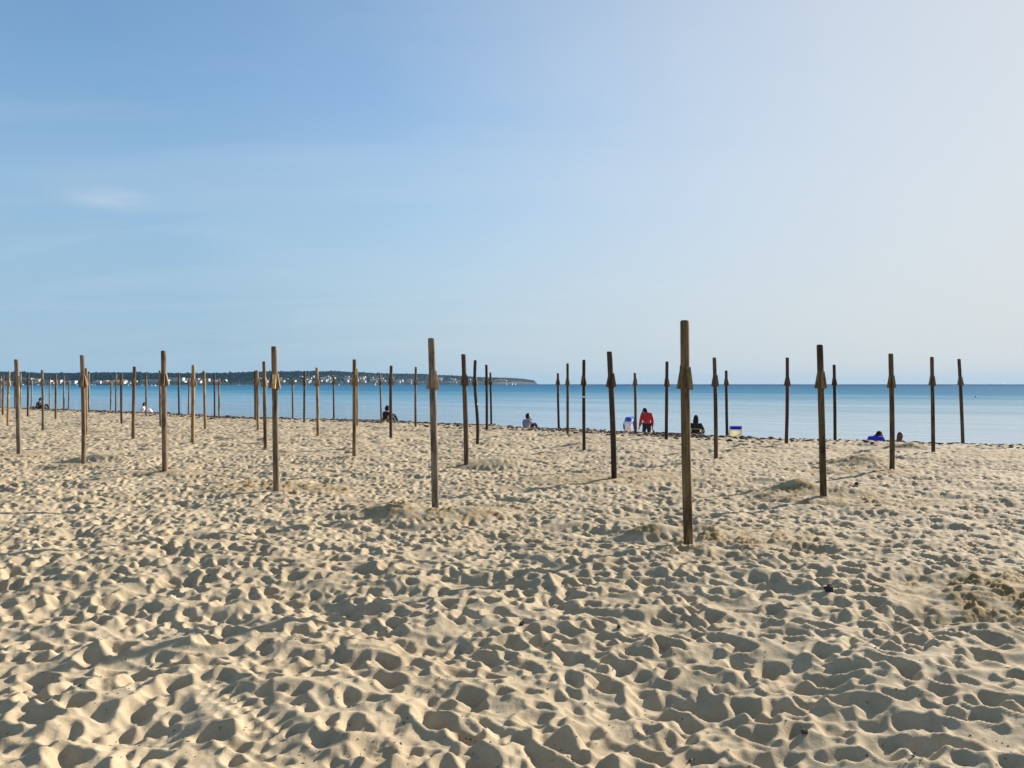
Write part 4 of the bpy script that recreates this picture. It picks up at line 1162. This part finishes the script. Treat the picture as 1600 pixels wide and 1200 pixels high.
def person(px, D, pose, label, skin, top=None, bottom=None, hair=None, long_hair=False, hood=False, cap=None, sleeves='long', legs='long',
           face=0.0, scale=1.0, headturn=0.0, headtilt=0.0, shoes=None, build=1.0, sink=0.0):
    x = (px - CX) / FPX * D
    z = float(macro(x, D)) + float(detail(x, D))
    t = empty('person', (x, D, z - sink), face)
    Pz = {k: tuple(c * scale for c in v) for k, v in pose.items()}
    s = scale * build
    r_ = dict(pel=.125, sp=.125, ch=.155, nk=.052, hd=.055, hipL=.085, hipR=.085, knL=.055, knR=.055, anL=.036, anR=.036, toL=.034, toR=.034,
              shL=.066, shR=.066, elL=.048, elR=.048, wrL=.031, wrR=.031)
    verts = {k: (Pz[k], r_[k] * s) for k in Pz}
    hands = []
    for sd in 'LR':
        w = Vector(Pz['wr' + sd]); e = Vector(Pz['el' + sd]); dr = (w - e).normalized()
        verts['ha' + sd] = (tuple(w + dr * .07 * scale), (.036 * s, .02 * s))
        hands.append((w + dr * .08 * scale, dr, -1 if sd == 'L' else 1))
    ed = [('pel', 'sp'), ('sp', 'ch'), ('ch', 'nk'), ('nk', 'hd')]
    for sd in 'LR':
        ed += [('pel', 'hip' + sd), ('hip' + sd, 'kn' + sd), ('kn' + sd, 'an' + sd), ('an' + sd, 'to' + sd),
               ('ch', 'sh' + sd), ('sh' + sd, 'el' + sd), ('el' + sd, 'wr' + sd), ('wr' + sd, 'ha' + sd)]
    me = skin_mesh(verts, ed, 'pel')
    bm = bmesh.new(); bm.from_mesh(me); bpy.data.meshes.remove(me)
    # head with face
    hc = Vector(Pz['hd']) + (Vector(Pz['hd']) - Vector(Pz['nk'])).normalized() * 0.02 * scale
    up = (Vector(Pz['hd']) - Vector(Pz['nk'])).normalized()
    q = Vector((0, 0, 1)).rotation_difference(up.lerp(Vector((0, 0, 1)), 0.4)).to_matrix().to_4x4()
    hr = q @ Matrix.Rotation(headturn, 4, 'Z') @ Matrix.Rotation(headtilt, 4, 'X')
    HM = Matrix.Translation(hc) @ hr @ Matrix.Scale(scale, 4)
    def hp(c): return HM @ Vector(c)
    hb = bmesh.new(); bmesh.ops.create_uvsphere(hb, u_segments=20, v_segments=16, radius=1)
    for v in hb.verts:
        c = v.co
        jaw = max(0, -c.z)
        v.co = Vector((c.x * .076 * (1 - .28 * jaw), c.y * .096 * (1 - .12 * jaw) + .012 * jaw, c.z * .118))
    for c_, r3 in (((0, .098, -.012), (.014, .020, .022)), ((-.078, .0, -.01), (.01, .02, .03)), ((.078, .0, -.01), (.01, .02, .03)), ((0, .088, -.055), (.026, .012, .008)),
                   ((-.03, .084, .012), (.014, .010, .008)), ((.03, .084, .012), (.014, .010, .008))):
        ell(hb, c_, r3, None, 8, 6)
    hb.transform(HM)
    tm = bpy.data.meshes.new('t'); hb.to_mesh(tm); hb.free(); bm.from_mesh(tm); bpy.data.meshes.remove(tm)
    for (hpnt, dr, side) in hands:
        ax = dr.cross(Vector((0, 1, 0)));  ax = ax.normalized() if ax.length > .1 else Vector((1, 0, 0))
        bx_ = dr.cross(ax).normalized()
        for fi_, ln in enumerate((.062, .072, .068, .052)):
            o_ = ax * (fi_ - 1.5) * 0.017 * scale
            p0 = hpnt + o_; p1 = p0 + dr * ln * .6 * scale; p2 = p1 + (dr * .7 + bx_ * .5) * ln * .5 * scale
            bm_tube(bm, [p0, p1, p2], [.0085 * s, .0075 * s, .006 * s], 6)
        p0 = hpnt - dr * .04 * scale + ax * -.03 * scale
        bm_tube(bm, [p0, p0 + (dr * .6 - ax * .8) * .035 * scale, p0 + (dr * 1.4 - ax * .9) * .045 * scale], [.011 * s, .009 * s, .007 * s], 6)
    from_bm('body', bm, skin, t, True)
    # eyes
    for sx in (-.03, .03):
        eb = bmesh.new(); ell(eb, (0, 0, 0), (.008 * scale, .006 * scale, .006 * scale), None, 8, 6); 
        bmesh.ops.translate(eb, verts=eb.verts, vec=hp((sx, .093, .012))); from_bm('eye', eb, M_HAIR, t, True)
    def wear(name, keys, edges, mat, grow, parent=t, root=None, flat=None):
        vs = {k: (verts[k][0], (verts[k][1] if not isinstance(verts[k][1], tuple) else verts[k][1][0]) + grow) for k in keys}
        m = skin_mesh(vs, edges, root or keys[0])
        return from_bm_mesh(name, m, mat, parent)
    if top:
        ks = ['pel', 'sp', 'ch', 'shL', 'shR', 'elL', 'elR']; es = [('pel', 'sp'), ('sp', 'ch'), ('ch', 'shL'), ('ch', 'shR'), ('shL', 'elL'), ('shR', 'elR')]
        if sleeves == 'long': ks += ['wrL', 'wrR']; es += [('elL', 'wrL'), ('elR', 'wrR')]
        vnk = tuple((Vector(Pz['ch']).lerp(Vector(Pz['nk']), .75)))
        verts['col'] = (vnk, .068 * s)
        ks.append('col'); es.append(('ch', 'col'))
        wear('jacket' if sleeves == 'long' else 'shirt', ks, es, top, .016 * s, root='pel')
    if bottom:
        ks = ['pel', 'hipL', 'hipR', 'knL', 'knR']; es = [('pel', 'hipL'), ('pel', 'hipR'), ('hipL', 'knL'), ('hipR', 'knR')]
        if legs == 'long': ks += ['anL', 'anR']; es += [('knL', 'anL'), ('knR', 'anR')]
        wear('trousers' if legs == 'long' else 'shorts', ks, es, bottom, (.012 if top else .01) * s, root='pel')
    if shoes:
        for sd in 'LR':
            vs = {'a': (Pz['an' + sd], .044 * s), 'b': (Pz['to' + sd], .042 * s)}
            from_bm_mesh('shoe', skin_mesh(vs, [('a', 'b')], 'a', 1), shoes, t)
    if hair:
        b2 = bmesh.new(); bmesh.ops.create_uvsphere(b2, u_segments=20, v_segments=14, radius=1)
        dead = []
        for v in b2.verts:
            c = v.co
            if c.y > 0.35 and c.z < 0.45: dead.append(v); continue
            nn = 1 + .05 * mnoise.noise(c * 4)
            lowr = max(0, -c.z)
            v.co = Vector((c.x * .088 * nn, c.y * .108 * nn - .006, c.z * .128 * nn + .006))
            if long_hair and lowr > 0: v.co.z -= .19 * lowr; v.co.x *= 1 + .75 * lowr; v.co.y = v.co.y * (1 - .3 * lowr) - .045 * lowr
        bmesh.ops.delete(b2, geom=dead, context='VERTS'); b2.transform(HM)
        bmesh.ops.solidify(b2, geom=b2.faces[:], thickness=.008 * scale)
        from_bm('hair', b2, hair, t, True)
    if hood or cap:
        b2 = bmesh.new(); bmesh.ops.create_uvsphere(b2, u_segments=20, v_segments=14, radius=1)
        dead = []
        for v in b2.verts:
            c = v.co
            if hood:
                if c.y > 0.62 and c.z < 0.7: dead.append(v); continue
                v.co = Vector((c.x * .105, c.y * .12 - .012, c.z * .148 + .004)); 
                if c.z < -.2: v.co.x *= 1.2
            else:
                if c.z < 0.12: dead.append(v); continue
                v.co = Vector((c.x * .09, c.y * .11, c.z * .125 + .012))
        bmesh.ops.delete(b2, geom=dead, context='VERTS')
        if cap: ell(b2, (0, .12, .035), (.065, .065, .008), Matrix.Rotation(-.2, 4, 'X'), 12, 6)
        b2.transform(HM)
        if not cap: bmesh.ops.solidify(b2, geom=b2.faces[:], thickness=.01 * scale)
        from_bm('hood' if hood else 'cap', b2, cap if cap else top, t, True)
    tag(t, label, 'person')
    return t, verts

def from_bm_mesh(name, me, mat, parent):
    me.name = name
    me.materials.clear(); me.materials.append(mat)
    o = bpy.data.objects.new(name, me); COL.objects.link(o); o.parent = parent
    return o

SEA = -math.atan2(NX, NY)          # facing the sea
person(603, find_D(603, 634, .86), SIT, 'person in a black hooded jacket sitting on the crest between two posts', M_SKIN, top=M_BLACK, bottom=M_BLACK, hair=M_HAIR, hood=True, face=SEA - 0.2, build=1.12, headturn=-0.5, shoes=M_GREYC)
person(822.5, find_D(822.5, 645, .86), dict(SIT, elR=(.16, .22, .45), wrR=(.06, .16, .62)), 'small sitting figure with dark hair in a grey-blue top behind the seaweed line', M_SKIN, top=M_GREYB, bottom=M_BLACK, hair=M_HAIR, face=SEA - 0.2, scale=1.02, headturn=-0.3)
person(223, find_D(223, 629, .82), dict(SIT, sp=(-.04, -.04, .27), ch=(-.02, 0, .42), wrL=(-.30, -.22, .06), elL=(-.28, -.12, .28)), 'person in a white top with dark hair sitting by the water at left', M_SKIN, top=M_WCLOTH, bottom=M_WCLOTH, hair=M_HAIR, face=SEA - .7, scale=.98)
person(61, find_D(61, 622, .88), dict(SIT, knR=(.20, .36, .34), anR=(.30, .62, .06), toR=(.36, .75, .05), wrL=(-.38, -.14, .05), elL=(-.30, -.06, .26)), 'dark-clothed figure reclining on the sand behind a slim grey post', M_SKIN, top=M_NAVY, bottom=M_BLACK, hair=M_HAIR, cap=M_NAVY, face=SEA - .9, scale=1.05, build=1.25, shoes=M_BLACK)
person(982, find_D(982, 651, .98), BEND, 'stooping child in a blue hooded top and white shorts seen from behind', M_SKIN, top=M_BLUE, bottom=M_WCLOTH, hair=M_BHAIR, legs='short', face=-0.25, scale=1.03, build=1.0)
mt, mv = person(1010.5, find_D(1010.5, 637, 1.68), dict(STAND, hd=(-.02, .17, 1.52), nk=(-.01, .08, 1.43)), 'man in a red tracksuit top and black trousers standing with bowed head', M_TAN, top=M_RED, bottom=M_BLACK, cap=M_NAVY, hair=M_HAIR, face=0.12, headturn=0.5, headtilt=-0.35, shoes=M_BLACK, build=1.08)
bm = bmesh.new(); a = Vector(mv['shR'][0]); b_ = Vector(mv['elR'][0]); c_ = Vector(mv['wrR'][0])
off = Vector((.058, -.02, .0)); bm_tube(bm, [a + Vector((.03, -.03, .05)), a + Vector((.065, -.02, -.01)), b_ + off, c_ + Vector((.035, -.01, .03))], .011, 6)
from_bm('sleeve_stripe', bm, M_WCLOTH, mt, True)
WD = find_D(1087.5, 649, 1.06)
wt, wv = person(1087.5, WD, CHAIRSIT, 'woman in black with long dark hair seated in a striped beach chair', M_SKIN, top=M_BLACK, bottom=M_NAVY, hair=M_HAIR, long_hair=True, face=SEA + .1, build=1.1, headturn=-.3)
person(1368, find_D(1368, 677, .71), dict(SIT, sp=(0, .04, .27), ch=(0, .12, .40), nk=(.0, .22, .49), hd=(.05, .30, .57), shL=(-.18, .13, .46), shR=(.18, .13, .46)), 'hunched figure in bright royal blue top with a dark cap by the water', M_SKIN, top=M_ROYAL, bottom=M_ROYAL, cap=M_NAVY, hair=M_HAIR, face=SEA, build=1.35, scale=1.05, headturn=-.5)
person(1404.5, find_D(1404.5, 675, .84), dict(SIT, wrR=(.30, .26, .20)), 'person with long brown hair and bare shoulders sitting right of the blue figure', M_TAN, top=None, bottom=M_GREYC, hair=M_BHAIR, long_hair=True, legs='short', face=SEA - .4, headturn=-.4)

# red bag in the man's hand, with a drawstring and two drooping ends
hx, hy, hz = mt.matrix_basis @ Vector(mv['haR'][0]) if False else (mt.location + Matrix.Rotation(mt.rotation_euler.z, 3, 'Z') @ Vector(mv['haR'][0]))
bg = empty('cloth_bag', (hx + .03, hy, hz - .48))
bm = bmesh.new()
for (pts, rad) in (([(0, 0, .40), (.03, 0, .26), (-.07, 0, .08), (-.09, .02, -.02)], [.03, .085, .06, .025]), ([(0, 0, .40), (.04, 0, .26), (.13, 0, .08), (.17, 0, -.04)], [.03, .085, .055, .02])):
    bm_tube(bm, pts, rad, 10)
bg_ = from_bm('sack', bm, M_RED, bg, True)
bm = bmesh.new(); bm_tube(bm, [(0, 0, .38), (-.02, 0, .5), (0.0, 0, .38)], .01, 6); from_bm('cord', bm, M_BLACK, bg)
tag(bg, 'dark red cloth bag hanging from the right hand of the man in red', 'bag')

# beach chairs -------------------------------------------------------------
def beach_chair(px, D, label, framem, bands, face, w=.46, back=.62, seat=.26, lean=.28, z_off=0.0):
    x = (px - CX) / FPX * D
    z = float(ground_z(x, D)) + z_off
    t = empty('beach_chair', (x, D, z), face)
    hw = w / 2
    for s_ in (-1, 1):
        bm = bmesh.new()
        bm_tube(bm, [(s_ * hw, .32, -.03), (s_ * hw, -.12, seat), (s_ * hw, -.12 - lean, seat + back * .9)], .014, 8)
        from_bm('side_rail', bm, framem, t)
        bm = bmesh.new(); bm_tube(bm, [(s_ * (hw + .02), -.34, -.03), (s_ * (hw + .02), .36, seat + .03)], .013, 8); from_bm('leg', bm, framem, t)
        bm = bmesh.new(); bm_box(bm, (s_ * (hw + .02), .08, seat + .2), (.045, .38, .018)); from_bm('armrest', bm, framem, t)
    bm = bmesh.new()
    bm_tube(bm, [(-hw, -.12 - lean, seat + back * .9), (hw, -.12 - lean, seat + back * .9)], .013, 8)
    bm_tube(bm, [(-hw, .36, seat + .03), (hw, .36, seat + .03)], .013, 8)
    bm_tube(bm, [(-hw, -.34, .0), (hw, -.34, .0)], .011, 8)
    from_bm('crossbar', bm, framem, t)
    # sling in bands from the top of the back to the front of the seat
    path = [Vector((0, -.12 - lean, seat + back * .9)), Vector((0, -.12 - lean * .62, seat + back * .55)), Vector((0, -.10 - lean * .2, seat + back * .16)), Vector((0, -.02, seat - .06)), Vector((0, .16, seat - .03)), Vector((0, .36, seat + .03))]
    tot = len(path) - 1
    for (f0, f1, mat, nm) in bands:
        bm = bmesh.new(); prev = None
        for k in range(9):
            f = (f0 + (f1 - f0) * k / 8) * tot; i_ = min(int(f), tot - 1); p = path[i_].lerp(path[i_ + 1], f - i_)
            cur = [bm.verts.new((-hw + .015, p.y, p.z)), bm.verts.new((0, p.y - .012, p.z - .012)), bm.verts.new((hw - .015, p.y, p.z))]
            if prev:
                for q in (0, 1): bm.faces.new((prev[q], prev[q + 1], cur[q + 1], cur[q]))
            prev = cur
        bmesh.ops.solidify(bm, geom=bm.faces[:], thickness=.006)
        from_bm(nm, bm, mat, t, True)
    tag(t, label, 'beach chair')
    return t
BD = 26.8
beach_chair(1147, BD, 'empty folding beach chair with blue top band and cream sling', M_METAL, [(0, .13, M_ROYAL, 'blue_band'), (.13, 1.0, M_CREAMC, 'sling')], SEA + .55, w=.42, back=.5, seat=.20, lean=.12)
st = [((k) / 10, (k + 1) / 10, (M_PINKC if k % 2 == 0 else M_WCLOTH), 'sling_stripe') for k in range(4, 10)]
beach_chair(1089, WD, 'pink and white striped beach chair under the woman in black', M_DWOOD, st, SEA + .1, w=.46, back=.30, seat=.30, lean=.14)
beach_chair(1073.5, 31, 'wooden deck chair hidden behind the nearest post', M_DWOOD, [(0, 1.0, M_CREAMC, 'sling')], SEA + .5, w=.40, back=.72, seat=.26, lean=.3)
# dark bag leaning by the blue chair
xx = (1141 - CX) / FPX * (BD + .2)
bg = empty('beach_bag', (xx, BD + .2, float(ground_z(xx, BD + .2))))
bm = bmesh.new(); bm_box(bm, (0, 0, .22), (.18, .26, .46)); bmesh.ops.bevel(bm, geom=bm.edges[:], offset=.05, segments=3, affect='EDGES')
for v in bm.verts: v.co.x *= 1 - .5 * max(0, v.co.z - .2)
from_bm('bag_body', bm, M_GREYC, bg, True)
bm = bmesh.new(); bm_tube(bm, [(-.05, -.05, .42), (-.03, -.05, .56), (.03, .05, .56), (.05, .05, .42)], .01, 6); from_bm('handle', bm, M_BLACK, bg)
tag(bg, 'dark upright beach bag between the thin post and the blue chair', 'bag')
xx = (51 - CX) / FPX * 54.5
bg = empty('backpack', (xx, 54.5, float(ground_z(xx, 54.5))))
bm = bmesh.new(); ell(bm, (0, 0, .16), (.22, .18, .20)); from_bm('bag_body', bm, M_BLACK, bg, True)
bm = bmesh.new(); bm_tube(bm, [(-.06, -.16, .3), (0, -.2, .38), (.06, -.16, .3)], .014, 6); from_bm('strap', bm, M_GREYC, bg)
tag(bg, 'black backpack on the sand left of the reclining dark figure', 'backpack')

# ------------------------------------------------------------------ air
mh = bpy.data.materials.new('haze_air'); mh.use_nodes = True
hn_ = mh.node_tree.nodes; hn_.clear()
ho = hn_.new('ShaderNodeOutputMaterial'); hv = hn_.new('ShaderNodeVolumePrincipled')
hv.inputs['Density'].default_value = 4.5e-5
hv.inputs['Color'].default_value = (0.30, 0.55, 0.78, 1)
hv.inputs['Anisotropy'].default_value = 0.0
mh.node_tree.links.new(hv.outputs[0], ho.inputs['Volume'])
bm = bmesh.new(); bm_box(bm, (0, 0, 57.0), (25000, 25000, 126))
tag(from_bm('haze', bm, mh), kind='stuff')
